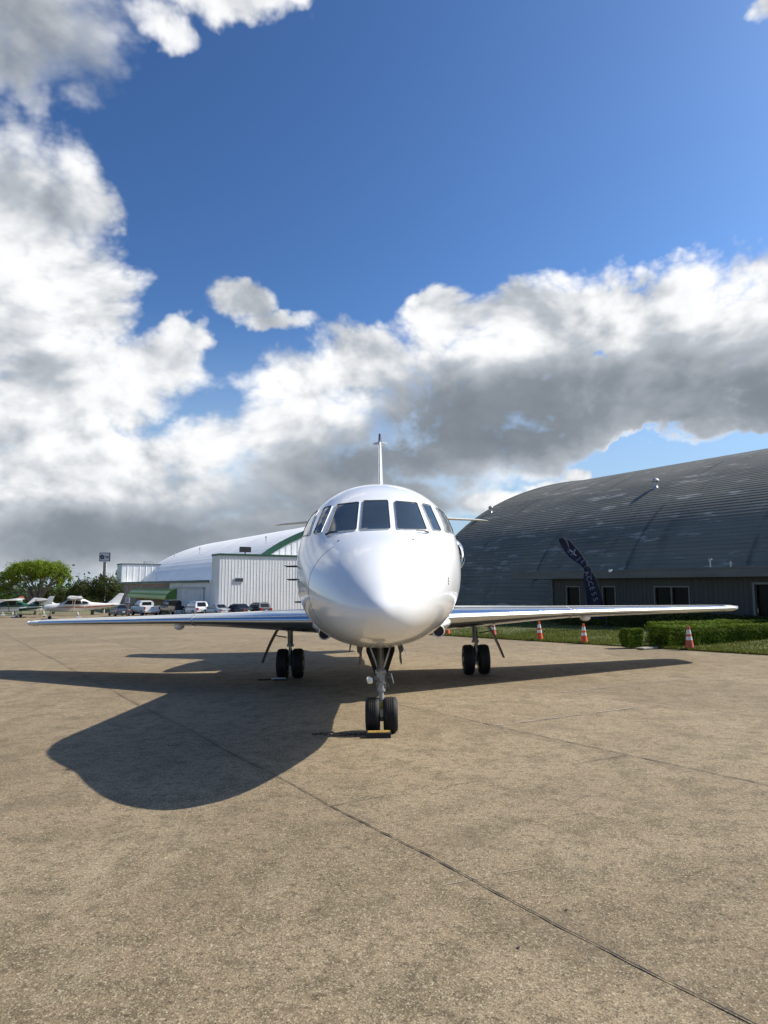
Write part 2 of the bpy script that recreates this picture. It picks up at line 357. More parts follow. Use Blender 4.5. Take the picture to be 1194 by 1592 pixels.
# ------------------------------------------------------------------ mesh helpers
class MB:
    def __init__(s): s.v = []; s.f = []; s.m = []; s.sm = []; s.mats = []
    def mi(s, name):
        if name not in s.mats: s.mats.append(name)
        return s.mats.index(name)
    def add(s, vs, fs, m, smooth=False, T=None):
        o = len(s.v); k = s.mi(m)
        s.v += [tuple(T @ Vector(v)) if T is not None else tuple(v) for v in vs]
        for f in fs: s.f.append(tuple(i+o for i in f)); s.m.append(k); s.sm.append(smooth)
    def box(s, c, d, m, rot=None, T=None):
        x, y, z = d[0]/2, d[1]/2, d[2]/2
        vs = [Vector((a*x, b*y, e*z)) for e in (-1, 1) for b in (-1, 1) for a in (-1, 1)]
        if rot is not None: vs = [rot @ v for v in vs]
        vs = [v+Vector(c) for v in vs]
        s.add(vs, [(0,2,3,1),(4,5,7,6),(0,1,5,4),(2,6,7,3),(0,4,6,2),(1,3,7,5)], m, False, T)
    def tube(s, pts, rad, m, n=12, cap=True, smooth=True, T=None):
        pts = [Vector(p) for p in pts]
        if not hasattr(rad, '__len__'): rad = [rad]*len(pts)
        vs = []; up = None
        for i, p in enumerate(pts):
            d = (pts[min(i+1, len(pts)-1)]-pts[max(i-1, 0)]).normalized()
            if up is None:
                up = Vector((0, 0, 1)) if abs(d.z) < .9 else Vector((1, 0, 0))
            a = d.cross(up).normalized(); b = a.cross(d).normalized(); up = b
            for k in range(n):
                t = 2*PI*k/n; vs.append(p+(a*math.cos(t)+b*math.sin(t))*rad[i])
        fs = []
        for i in range(len(pts)-1):
            for k in range(n):
                k2 = (k+1) % n; fs.append((i*n+k, i*n+k2, (i+1)*n+k2, (i+1)*n+k))
        s.add(vs, fs, m, smooth, T)
        if cap:
            L = (len(pts)-1)*n
            s.add([vs[k] for k in range(n)][::-1], [tuple(range(n))], m, False, T)
            s.add([vs[L+k] for k in range(n)], [tuple(range(n))], m, False, T)
    def lathe(s, prof, c, axis, m, n=32, smooth=True, T=None, closed=False):
        # prof: (radius, distance along axis)
        ax = Vector(axis).normalized(); u = Vector((0, 0, 1)) if abs(ax.z) < .9 else Vector((1, 0, 0))
        a = ax.cross(u).normalized(); b = ax.cross(a).normalized(); c = Vector(c)
        vs = []
        for r, h in prof:
            for k in range(n):
                t = 2*PI*k/n; vs.append(c+ax*h+(a*math.cos(t)+b*math.sin(t))*max(r, 1e-5))
        fs = []; L = len(prof)
        for i in range(L if closed else L-1):
            j = (i+1) % L
            for k in range(n):
                k2 = (k+1) % n; fs.append((i*n+k, i*n+k2, j*n+k2, j*n+k))
        s.add(vs, fs, m, smooth, T)
    def prism(s, poly, axis, a, b, m, T=None, smooth=False):
        # poly: 2D points; axis 'x': (y,z), 'y': (x,z), 'z': (x,y)
        def P(p, h): return {'x': (h, p[0], p[1]), 'y': (p[0], h, p[1]), 'z': (p[0], p[1], h)}[axis]
        n = len(poly); vs = [P(p, a) for p in poly]+[P(p, b) for p in poly]
        fs = [tuple(range(n)), tuple(range(2*n-1, n-1, -1))]+[(i, i+n, (i+1) % n+n, (i+1) % n) for i in range(n)]
        s.add(vs, fs, m, smooth, T)
    def loft(s, rings, m, smooth=True, cap=True, closed=True, T=None):
        n = len(rings[0]); vs = [p for r in rings for p in r]; fs = []
        for i in range(len(rings)-1):
            for k in range(n if closed else n-1):
                k2 = (k+1) % n; fs.append((i*n+k, (i+1)*n+k, (i+1)*n+k2, i*n+k2))
        if cap and closed: fs += [tuple(range(n)), tuple(range(len(vs)-1, len(vs)-n-1, -1))]
        s.add(vs, fs, m, smooth, T)
    def sphere(s, c, r, m, n=16, T=None, sc=(1, 1, 1)):
        vs = []; fs = []; L = n//2
        for i in range(L+1):
            p = PI*i/L
            for k in range(n):
                t = 2*PI*k/n; vs.append((c[0]+r*sc[0]*math.sin(p)*math.cos(t), c[1]+r*sc[1]*math.sin(p)*math.sin(t), c[2]+r*sc[2]*math.cos(p)))
        for i in range(L):
            for k in range(n):
                k2 = (k+1) % n; fs.append((i*n+k, (i+1)*n+k, (i+1)*n+k2, i*n+k2))
        s.add(vs, fs, m, True, T)
    def build(s, name, parent=None, bevel=0, angle=35):
        me = bpy.data.meshes.new(name); me.from_pydata(s.v, [], s.f)
        for k in s.mats: me.materials.append(M[k])
        me.polygons.foreach_set('material_index', s.m); me.polygons.foreach_set('use_smooth', s.sm)
        me.validate(); me.update()
        if any(s.sm):
            try: me.set_sharp_from_angle(angle=math.radians(angle))
            except Exception: pass
        o = bpy.data.objects.new(name, me); COL.objects.link(o)
        if parent is not None: o.parent = parent
        if bevel:
            md = o.modifiers.new('bevel', 'BEVEL'); md.width = bevel; md.segments = 2; md.limit_method = 'ANGLE'; md.angle_limit = math.radians(35)
        return o
def tag(o, label=None, cat=None, group=None, kind=None):
    if label: o['label'] = label
    if cat: o['category'] = cat
    if group: o['group'] = group
    if kind: o['kind'] = kind
    return o
def empty(name, loc, rz=0., label=None, cat=None, group=None, T=None):
    o = bpy.data.objects.new(name, None); COL.objects.link(o); o.empty_display_size = .3
    if T is not None: o.matrix_world = T
    else: o.location = loc; o.rotation_euler = (0, 0, rz)
    return tag(o, label, cat, group)
def struct(o): o['kind'] = 'structure'; return o
def copy_tree(o, parent=None):
    c = o.copy(); COL.objects.link(c)
    if parent is not None: c.parent = parent
    for ch in [x for x in COL.objects if x.parent == o]: copy_tree(ch, c)
    return c
def lerp(a, b, t): return a+(b-a)*t
def pchip(xs, ys, x):
    if x <= xs[0]: return ys[0]
    if x >= xs[-1]: return ys[-1]
    n = len(xs); h = [xs[i+1]-xs[i] for i in range(n-1)]; d = [(ys[i+1]-ys[i])/h[i] for i in range(n-1)]
    def sl(i):
        if i == 0: return d[0]
        if i == n-1: return d[-1]
        if d[i-1]*d[i] <= 0: return 0
        return 2*d[i-1]*d[i]/(d[i-1]+d[i])
    i = max(j for j in range(n-1) if xs[j] <= x); t = (x-xs[i])/h[i]; a, b = sl(i)*h[i], sl(i+1)*h[i]
    return (2*t**3-3*t*t+1)*ys[i]+(t**3-2*t*t+t)*a+(-2*t**3+3*t*t)*ys[i+1]+(t**3-t*t)*b

TM = R3.to_4x4()                  # places things that stand on the sloping apron
def apronT(x, y, rz=0.): return TM @ Matrix.Translation((x, y, 0)) @ Matrix.Rotation(rz, 4, 'Z')

# the hangars and the pavement share one grid: e runs along it, p across it
EV = Vector((.523, -.852, 0)).normalized(); PV = Vector((.852, .523, 0)).normalized()
def TU(t, u, z=0.): return EV*t+PV*u+Vector((0, 0, z))
def bt(t, u, z=0.):  # matrix with x along e, y along p, z up
    m = Matrix((EV, PV, Vector((0, 0, 1)))).transposed().to_4x4()
    # e x p is +z here
    m.translation = TU(t, u, z); return m
def t_at(px, u):     # where the line u = const crosses the vertical plane through a column of the view
    k = (px-597)/F
    r = ray(px, 911.0); kx = r.x/r.y
    # CAM.x + kx*D = EV.x t + PV.x u ; CAM.y + D = EV.y t + PV.y u
    # x - kx*y = CAM.x - kx*CAM.y
    return (CAM.x-kx*CAM.y-(PV.x-kx*PV.y)*u)/(EV.x-kx*EV.y)
def z_at(py, P):     # height at point P seen on image row py (near the horizon)
    D = P.y-CAM.y; r = ray(597, py); return CAM.z+r.z/r.y*D

# ------------------------------------------------------------------ ground
EDGE_U = 12.6
def ground_z(x, y): return max(-3.15, min(.9, gz(x, y)-.12))
def build_ground():
    b = MB(); cs = []
    rs = [0, 6, 12, 20, 30, 45, 65, 90, 120, 150, 180, 220, 300, 500, 900, 2000, 5000, 9000]; n = 72
    vs = [(0, 0, ground_z(0, 0))]; fs = []
    for r in rs[1:]:
        for k in range(n):
            a = 2*PI*k/n; x, y = r*math.cos(a), r*math.sin(a); vs.append((x, y, ground_z(x, y)))
    for k in range(n): fs.append((0, 1+k, 1+(k+1) % n))
    for i in range(len(rs)-2):
        for k in range(n):
            k2 = (k+1) % n; a = 1+i*n; fs.append((a+k, a+n+k, a+n+k2, a+k2))
    b.add(vs, fs, 'field', True); struct(b.build('ground'))
    b = MB(); X = [-110+i*10 for i in range(16)]; Y = [-40+i*10 for i in range(17)]
    vs = [(x, y, 0) for y in Y for x in X]; fs = [(j*len(X)+i, j*len(X)+i+1, (j+1)*len(X)+i+1, (j+1)*len(X)+i) for j in range(len(Y)-1) for i in range(len(X)-1)]
    b.add(vs, fs, 'concrete'); o = struct(b.build('apron')); o.matrix_world = TM
build_ground()

def strip(b, pts, w, z, m, jit=.25, seg=.12, seed=0, gap=0.):
    rnd = random.Random(seed); P = []
    for (a, c) in zip(pts[:-1], pts[1:]):
        L = math.dist(a, c); k = max(2, int(L/seg))
        for i in range(k): P.append((lerp(a[0], c[0], i/k), lerp(a[1], c[1], i/k)))
    P.append(pts[-1]); vs = []; fs = []
    for i, p in enumerate(P):
        q = P[min(i+1, len(P)-1)]; o = P[max(i-1, 0)]; dx, dy = q[0]-o[0], q[1]-o[1]; l = math.hypot(dx, dy) or 1; nx, ny = -dy/l, dx/l
        off = (mnoise.noise(Vector((p[0]*.6, p[1]*.6, seed)))*.05+mnoise.noise(Vector((p[0]*5, p[1]*5, seed)))*.010)
        ww = w*(1+jit*(mnoise.noise(Vector((p[0]*9, p[1]*9, seed+5)))*1.6+rnd.uniform(-.5, .5)))
        vs += [(p[0]+nx*(off-ww/2), p[1]+ny*(off-ww/2), z), (p[0]+nx*(off+ww/2), p[1]+ny*(off+ww/2), z)]
    for i in range(len(P)-1):
        if gap and mnoise.noise(Vector((P[i][0]*1.7, P[i][1]*1.7, seed+9))) > gap: continue
        fs.append((2*i, 2*i+2, 2*i+3, 2*i+1))
    b.add(vs, fs, m)
def jpt(n, s): v = JN*n+JA*s; return (v.x, v.y)
def build_joints():
    b = MB(); d = MB(); sp = MB()
    lanes = [(-17.2, .010), (-14.1, .010), (-11.0, .010), (-7.9, .012), (-4.85, .012), (-1.78, .016), (1.27, .014), (4.0, .011), (7.2, .010), (10.2, .010)]
    for k, (n, w) in enumerate(lanes):
        w *= (.46 if k == 5 else .66)
        a, c = jpt(n, -16), jpt(n, 70)
        strip(b, [a, c], w, .0060, 'joint', .9, .04, k, gap=(None if k in (5, 6, 7) else .32) or 0)
    cuts = {(-4.85, -1.78): [-7.2, 1.9, 6.1, 10.4, 15, 20], (-1.78, 1.27): [-2.27, 2.4, 6.8, 11.5, 16, 21], (1.27, 4.0): [-.37, 4.3, 9, 14], (4.0, 7.2): [1.3, 5.8, 10.5], (7.2, 10.2): [-1.5, 3.3, 8, 13],
            (-7.9, -4.85): [1.14, 5.6, 10.2, 15, 20, 26], (-11., -7.9): [3.1, 8, 13, 18, 23], (-14.1, -11): [4.6, 9.5, 14, 19, 25], (-17.2, -14.1): [6, 11, 16, 22, 28]}
    for (n0, n1), cs in cuts.items():
        for c in cs:
            # points where JM.p = c and JN.p = n
            def solve(n):
                det = JN.x*JM.y-JN.y*JM.x; return ((n*JM.y-JN.y*c)/det, (JN.x*c-n*JM.x)/det)
            pale = (n0 == 1.27 and c == -.37) or c in (1.3,)
            strip(b if not pale else sp, [solve(n0), solve(n1)], .007 if not pale else .03, .0060, 'joint' if not pale else 'joint_pale', .6, .05, int(c*7)+3, gap=.12 if not pale else .35)
    # pale worn lines and short cracks
    for (x0, y0, x1, y1, w) in [(1.5, .35, 2.4, 1.0, .03), (-.35, -2.75, -.05, -2.5, .012), (.35, -4.2, .9, -3.95, .008), (-1.2, -3.4, -.6, -3.3, .006)]:
        strip(sp, [(x0, y0), (x1, y1)], w*.6, .0035, 'joint_pale', .6, .05, 3, gap=.3)
    rnd = random.Random(3)
    for _ in range(26):
        x, y = rnd.uniform(-4, 4), rnd.uniform(-5, 6); r = rnd.uniform(.004, .011)
        d.add([(x+r*math.cos(a)*rnd.uniform(.6, 1.2), y+r*math.sin(a)*rnd.uniform(.6, 1.2), .0045) for a in [i*PI/4 for i in range(8)]], [tuple(range(8))], 'joint')
    for bb, nm in ((b, 'pavement_joint'), (d, 'tar_spots'), (sp, 'joint_filler')):
        o = struct(bb.build(nm)); o.matrix_world = TM
build_joints()

def lawn_z(x, y):
    u = x*PV.x+y*PV.y; k = max(0., min(1., (u-EDGE_U)/9.)); return gz(x, y)+.035+.26*k*k*(3-2*k)
def build_lawn():
    b = MB(); ts = [-60+i*2.5 for i in range(35)]; us = [EDGE_U+i*.75 for i in range(16)]
    vs = []
    for t in ts:
        for j, u in enumerate(us):
            P = TU(t, u)
            if j == 0: P = TU(t, u+.05*mnoise.noise(Vector((t*.7, 0, 0))))
            vs.append((P.x, P.y, lawn_z(P.x, P.y)))
    n = len(us); fs = [(i*n+j, i*n+j+1, (i+1)*n+j+1, (i+1)*n+j) for i in range(len(ts)-1) for j in range(n-1)]
    o = len(vs)
    for t in ts:
        P = TU(t, EDGE_U); vs.append((P.x, P.y, gz(P.x, P.y)-.02))
    fs += [(i*n, (i+1)*n, o+i+1, o+i) for i in range(len(ts)-1)]
    b.add(vs, fs, 'lawn'); struct(b.build('lawn'))
    g = MB(); rnd = random.Random(5); vs = []; fs = []
    def blades(cnt, t0, t1, u0, u1, h0, h1, w):
        for _ in range(cnt):
            t, u = rnd.uniform(t0, t1), u0+(u1-u0)*rnd.random()**1.3
            P = TU(t, u); dens = mnoise.noise(Vector((P.x*.9, P.y*.9, 2)))
            if dens < -.35 and rnd.random() < .6: continue
            z = lawn_z(P.x, P.y); h = rnd.uniform(h0, h1)*(1+.5*dens); a = rnd.uniform(0, 2*PI); dx, dy = math.cos(a)*w, math.sin(a)*w
            lx, ly = rnd.uniform(-.5, .5)*h, rnd.uniform(-.5, .5)*h; k = len(vs)
            vs.extend([(P.x-dx, P.y-dy, z-.01), (P.x+dx, P.y+dy, z-.01), (P.x+lx, P.y+ly, z+h)]); fs.append((k, k+1, k+2))
    blades(26000, -14, -1, EDGE_U-.04, 17, .03, .07, .012)
    blades(3500, -26, 0, EDGE_U-.07, EDGE_U+.15, .04, .09, .014)
    blades(22000, -30, -10, EDGE_U-.04, 22.3, .035, .08, .018)
    g.add(vs, fs, 'blade'); tag(g.build('grass'), 'short mown green grass beside the apron', 'grass', kind='stuff')
build_lawn()

# ------------------------------------------------------------------ the jet
JET = empty('private_jet', (0, 0, 0), 0, 'glossy white twin engine business jet parked nose on in the foreground', 'jet', T=TM @ Matrix.Rotation(-.0045, 4, 'Y'))
KY = [-2.42, -2.36, -2.2, -1.95, -1.6, -1.1, -.75, -.45, 0, .6, 1.2, 2.5, 8, 9.5, 11, 12.6, 14.1]
KW = [0, .133, .285, .422, .57, .742, .835, .905, .966, 1.006, 1.02, 1.02, 1.0, .90, .66, .38, .12]
KT = [1.43, 1.55, 1.70, 1.86, 2.03, 2.22, 2.42, 2.605, 2.835, 2.975, 3.0, 3.0, 3.0, 2.99, 2.95, 2.85, 2.72]
KB = [1.43, 1.31, 1.205, 1.135, 1.085, 1.035, 1.005, .985, .962, .94, .935, .935, .96, 1.10, 1.45, 1.9, 2.35]
KZ = [1.43, 1.435, 1.46, 1.50, 1.56, 1.66, 1.72, 1.78, 1.86, 1.93, 1.96, 1.96, 1.97, 2.05, 2.2, 2.38, 2.53]
KR = [math.sqrt(y+2.42) for y in KY]
def fus(y):
    r = math.sqrt(max(0, y+2.42)); return [pchip(KR, k, r) for k in (KW, KT, KB, KZ)]
def ring(y, n=96, off=0.):
    w, zt, zb, zw = fus(y); P = []
    ex = 2.0+.22*max(0, min(1, (y+1.6)/1.2))*max(0, 1-max(0, y-.2)/1.0)
    for k in range(n):
        t = 2*PI*k/n; c, s = math.cos(t), math.sin(t)
        x = (w+off)*math.copysign(abs(c)**(2/ex), c); h = (zt-zw+off) if s > 0 else (zw-zb+off)
        P.append((x, y, zw+h*math.copysign(abs(s)**(2/ex), s)))
    return P
def build_fuselage():
    b = MB(); ys = []
    for i in range(1, 46): ys.append(-2.42+(i/45.)**2*3.3)
    ys = [-2.4199]+ys+[1.2, 1.6, 2.1, 2.6, 3.2]+[3.8+i*.6 for i in range(8)]+[8.3+i*.35 for i in range(17)]
    ys = sorted(y for y in set(ys) if y <= 14.1)
    b.loft([ring(y) for y in ys], 'paint'); o = b.build('fuselage', JET, angle=60)
    return o, BVHTree.FromPolygons([Vector(v) for v in b.v], b.f)
FUS, BV = build_fuselage()

def rounded(poly, r, n=5):
    out = []; m = len(poly)
    for i in range(m):
        p0, p, p1 = Vector(poly[i-1]), Vector(poly[i]), Vector(poly[(i+1) % m])
        a = p+(p0-p).normalized()*r; c = p+(p1-p).normalized()*r
        for k in range(n+1):
            t = k/n; out.append((1-t)**2*a+2*t*(1-t)*p+t*t*c)
    return out
def grow(poly, k):
    c = sum((Vector(p) for p in poly), Vector((0, 0)))/len(poly); out = []
    for i, p in enumerate(poly):
        a = Vector(poly[i-1]); d = Vector(poly[(i+1) % len(poly)]); p = Vector(p)
        tn = (d-a).normalized(); nn = Vector((tn.y, -tn.x))
        if nn.dot(p-c) < 0: nn = -nn
        out.append(p+nn*k)
    return out
def pane(name, poly, hit, r=2.6, mirror=False, scale=1.):
    """poly: outline in some 2D plane; hit maps a 2D point to (surface point, normal)."""
    out = rounded(poly, r*scale, 4); o2 = []
    for i in range(len(out)):
        a_, b_ = out[i], out[(i+1) % len(out)]; k_ = max(1, int((b_-a_).length/(2.2*scale)))
        o2 += [a_.lerp(b_, q/k_) for q in range(k_)]
    out = o2; c = sum(out, Vector((0, 0)))/len(out)
    def proj(p, off):
        P, N = hit(p)
        if P is None: return None
        P = P+N*off
        return Vector((-P.x, P.y, P.z)) if mirror else P
    # pane: concentric grid
    rings = []
    for k in (1., .9, .8, .7, .6, .5, .4, .3, .2, .1):
        rings.append([proj(c+(p-c)*k, .007) for p in out])
    cen = proj(c, .007)
    if cen is None or any(q is None for rr in rings for q in rr): print('pane miss', name, poly); return None
    g = MB(); n = len(out); vs = [q for rr in rings for q in rr]+[cen]; fs = []
    for i in range(len(rings)-1):
        for k in range(n): fs.append((i*n+k, i*n+(k+1) % n, (i+1)*n+(k+1) % n, (i+1)*n+k))
    for k in range(n): fs.append(((len(rings)-1)*n+k, (len(rings)-1)*n+(k+1) % n, len(vs)-1))
    if mirror: fs = [f[::-1] for f in fs]
    g.add(vs, fs, 'glass', True); o = g.build('cockpit_window' if name == 'c' else 'cabin_window', JET, angle=80)
    fr = MB(); w = .9*scale
    prof = [(-w*.3, .007), (0, .013), (w*.8, .012), (w*1.1, .001)]
    Rr = [[proj(q, off) for q in grow(out, g_)] for g_, off in prof]
    if all(q is not None for rr in Rr for q in rr):
        vs = [q for rr in Rr for q in rr]
        for i in range(3):
            f2 = [(i*n+k, i*n+(k+1) % n, (i+1)*n+(k+1) % n, (i+1)*n+k) for k in range(n)]
            fr.add(vs, f2, 'seal' if i == 0 else ('frame' if i == 1 else 'paint'), True)
        fr.build('window_frame', o, angle=80)
    return o
def hit_cam(p):
    d = rayl(p[0], p[1]).normalized(); P, N, i, dist = BV.ray_cast(CAML, d)
    return P, N
def hit_side(p):
    P, N, i, dist = BV.ray_cast(Vector((3, p[0], p[1])), Vector((-1, 0, 0))); return P, N
cx0 = 585.6
half = [(602.5, 778.8), (607.6, 823.6)]
pane('c', [(2*cx0-604.6, 779.6), (604.6, 779.0), (608.3, 823.2), (2*cx0-608.3, 824.2)], hit_cam)
for mir in (False, True):
    pane('c', [(615.2, 780.4), (649.0, 783), (664.4, 824.6), (619.3, 823.6)], hit_cam, mirror=mir)
    pane('c', [(657.4, 784.2), (669.4, 787), (686.6, 826.6), (674.8, 825.2)], hit_cam, 2.2, mirror=mir)
P1, _ = hit_cam((686.6, 826.6)); P2, _ = hit_cam((669.4, 787))
for mir in (False, True):
    y0 = P1.y+.10; y1 = P2.y+.12
    pane('c', [(y0, P1.z), (y0+.38, P1.z+.01), (y1+.30, P2.z-.05), (y1, P2.z-.02)], hit_side, .035, mirror=mir, scale=.9/ .9)if False else None
    def side_pane(mir):
        poly = [(y0, P1.z+.0), (y0+.36, P1.z+.02), (y1+.30, P2.z-.06), (y1+.0, P2.z-.02)]
        return pane('c', poly, hit_side, r=.03/.016 * .016 / 1., mirror=mir, scale=1.)
# third side pane and the cabin windows are laid on the fuselage side in metres
def side_win(poly, mir, nm):
    S = 100.
    return pane(nm, [(a*S, z*S) for a, z in poly], lambda p: hit_side((p[0]/S, p[1]/S)), r=3.0, mirror=mir, scale=1.1)
for mir in (False, True):
    side_win([(y0, P1.z), (y0+.36, P1.z+.02), (y1+.32, P2.z-.05), (y1, P2.z-.01)], mir, 'c')
    for k in range(5):
        yc = 2.9+k*.92
        side_win([(yc-.13, 2.10), (yc+.13, 2.10), (yc+.13, 2.46), (yc-.13, 2.46)], mir, 'w')
# windscreen wipers
for s in (-1, 1):
    b = MB(); P, N = hit_cam((666.5, 829.5)); Q, N2 = hit_cam((659, 828.6)); Rr, N3 = hit_cam((648, 826.8))
    pts = [P+N*.015, Q+N2*.03, Rr+N3*.02]; pts = [Vector((s*q.x, q.y, q.z)) for q in pts]
    b.tube(pts, [.012, .009, .005], 'black', 6); b.build('wiper', JET)
# radome seam
def seam(y, a0, a1, name='panel_seam'):
    rg = ring(y, 160, .0012); n0, n1 = int(a0/360*160), int(a1/360*160)
    b = MB(); b.tube([rg[k % 160] for k in range(n0, n1+1)], .0012, 'frame', 5, cap=False); b.build(name, JET)
seam(-1.28, 130, 250); seam(1.0, 205, 335)
# small probes and antennas
def probe(x, y, z, dx, name='pitot_probe'):
    b = MB(); b.tube([(x, y, z), (x+dx*.6, y-.01, z), (x+dx, y-.03, z)], [.012, .010, .009], 'black', 8)
    b.tube([(x+dx, y-.02, z), (x+dx, y-.16, z+.002)], [.009, .006], 'black', 8); b.build(name, JET)
def sidex(y, z):
    P, N = hit_side((y, z)); return P.x if P else 1.0
for (y, z, dx) in ((-.15, 1.91, -.12), (-.05, 1.76, -.10), (.05, 1.50, -.08)): probe(-sidex(y, z)+.01, y, z, dx)
b = MB(); b.tube([(-.36, .35, 1.0), (-.375, .36, .90), (-.39, .37, .885)], [.012, .008, .006], 'black', 6); b.build('drain_mast', JET)
b = MB(); b.tube([(.245, -.35, 1.02), (.29, -.34, .89)], [.006, .004], 'reflect', 6); b.build('whip_antenna', JET)
for (u, v) in ((528, 840.5), (643.5, 839)):
    P, N = hit_cam((u, v)); b = MB(); b.sphere(P, .009, 'steel', 8, sc=(1.6, 1, .8)); b.build('static_port', JET)
b = MB()
for k in range(3):
    P, N = hit_cam((698, 900+k*4)); b.box(P+N*.002, (.006, .006, .02), 'ink')
b.build('door_marking', JET)

# wings
def airfoil(n=14):
    pts = []   # (c, z) ; z in units of upper (+) or lower (-) thickness, from TE over the top to LE and back
    def th(c): return (2.969*math.sqrt(c)-1.26*c-3.516*c*c+2.843*c**3-1.036*c**4)*.998
    for i in range(n+1):
        c = .5*(1+math.cos(PI*i/n)); pts.append((c, th(c)))
    for i in range(1, n): 
        c = .5*(1-math.cos(PI*i/n)); pts.append((c, -th(c)))
    return pts
AF = airfoil()
def wing_ring(st, off=0., sel=None):
    X, Y, ch, z, tu, tl, inc = st; P = []
    for c, t in (sel or AF):
        zz = z+(t*tu if t > 0 else t*tl)+(.5-c)*inc
        P.append((X, Y+c*ch, zz))
    if off:
        Q = []; n = len(P)
        for i, p in enumerate(P):
            a, d = P[max(0, i-1)], P[min(n-1, i+1)]; tn = Vector((0, d[1]-a[1], d[2]-a[2])).normalized()
            Q.append((p[0], p[1]-tn.z*off*(-1)*-1, p[2]+tn.y*off*-1))
        P = Q
    return P
def mir(P, s): return [(s*x, y, z) for x, y, z in P]
WST = [(.85, 3.10, 3.95, 1.19, .19, .26, .00), (1.9, 3.74, 3.45, 1.195, .16, .20, .0), (3.55, 4.75, 2.62, 1.195, .115, .120, .0), (5.6, 6.0, 2.02, 1.175, .090, .095, .0),
       (7.7, 7.28, 1.42, 1.150, .070, .080, .0), (8.0, 7.46, 1.25, 1.145, .064, .074, .0), (8.13, 7.66, 1.0, 1.14, .045, .052, .0), (8.17, 7.9, .7, 1.135, .014, .016, .0)]
def stat(x):
    xs = [s[0] for s in WST]; x = max(xs[0], min(xs[-1], x)); return tuple([x]+[pchip(xs, [s[k] for s in WST], x) for k in range(1, 7)])
AF2 = airfoil(40)
LEsel = [(c, t) for i, (c, t) in enumerate(AF2) if (i <= 40 and c < .15) or (i > 40 and c < .34)]
for s in (-1, 1):
    b = MB(); R_ = [mir(wing_ring(st), s) for st in [stat(.85+i*.35) for i in range(20)]+WST[4:]]
    R_.sort(key=lambda r: abs(r[0][0]))
    b.loft(R_ if s > 0 else R_[::-1], 'paint_dull'); wg = b.build('wing', JET, angle=50)
    def le(x0, x1, nm='leading_edge'):
        b = MB(); xs = [x0+(x1-x0)*i/10 for i in range(11)]
        rg = [mir(wing_ring(stat(x), .006, LEsel), s) for x in xs]
        b.loft(rg if s > 0 else rg[::-1], 'polish', closed=False, cap=False)
        b.loft([rg[0], [(p[0], p[1]+.012, p[2]) for p in rg[0]]], 'dark', closed=False, cap=False); return b.build(nm, wg, angle=60)
    le(1.0, 3.53); le(3.57, 7.70)
    # slim fence at the slat break
    b = MB(); rg = [mir(wing_ring(stat(3.55), .016, LEsel), s), mir(wing_ring(stat(3.558), .016, LEsel), s)]
    b.loft(rg, 'steel', closed=False, cap=False); b.build('wing_fence', wg)
    # landing light pod under the wing and nav light at the tip
    b = MB(); st = stat(3.95); b.sphere((s*3.95, st[1]+.35, st[3]-.115), .085, 'lamp', 18, sc=(1.2, 1.2, .85)); b.build('landing_light', wg)
    b = MB(); b.sphere((s*8.08, 7.66, 1.16), .045, 'lamp', 12, sc=(.8, 1.8, .8)); b.build('navigation_light', wg)
    # fairing of the root
    b = MB(); rg = []
    for y, w, zt, zb in ((2.55, .70, 1.15, 1.02), (2.9, 1.02, 1.28, .93), (3.5, 1.20, 1.38, .88), (5, 1.26, 1.42, .86), (6.6, 1.2, 1.4, .88), (7.8, 1.05, 1.35, .96), (8.6, .8, 1.25, 1.1)):
        rg.append([(s*(.3+(w-.3)*max(0, math.cos(a))), y, (zt+zb)/2+(zt-zb)/2*math.sin(a)) for a in [-PI/2+PI*i/16 for i in range(17)]])
    b.loft(rg, 'paint', cap=False, closed=False); fr = b.build('root_fairing', JET, angle=50)
    b = MB(); b.lathe([(.10, -.3), (.098, .0), (.09, .02), (.08, .0)], (s*.89, 2.72, 1.0), (0, -1, 0), 'paint', 24); b.lathe([(.08, .0), (.075, -.03), (0, -.03)], (s*.89, 2.72, 1.0), (0, -1, 0), 'dark', 20); b.build('air_scoop', fr)

# fin, tailplane
def slab(rings_, m, nm, par, ang=50, cap=True):
    b = MB(); b.loft(rings_, m, cap=cap); return b.build(nm, par, angle=ang)
def fin_ring(z, y0, ch, t): return [(tt*t, y0+c*ch, z) for c, tt in AF]
zt = 6.93
fin = slab([fin_ring(z, pchip([2.75, 4, 6.6, 6.93], [9.2, 11.2, 13.35, 13.75], z), pchip([2.75, 4, 6.6, 6.93], [4.3, 2.6, 1.05, .55], z), pchip([2.75, 4, 6.93], [.14, .095, .045], z)) for z in (2.75, 3.2, 4, 5, 6, 6.55)], 'paint', 'tail_fin', JET)
slab([fin_ring(z, y0, ch, t) for z, y0, ch, t in ((6.53, 13.27, 1.12, .056), (6.72, 13.42, .95, .052), (6.88, 13.6, .7, .042), (6.95, 13.85, .35, .02))], 'navy', 'fin_tip', fin)
b = MB()
for s in (-1, 1): b.tube([(0, 13.45, 6.52), (s*.14, 13.47, 6.52), (s*.22, 13.5, 6.515)], [.045, .04, .02], 'paint_dull', 8)
b.build('tail_antenna', fin)
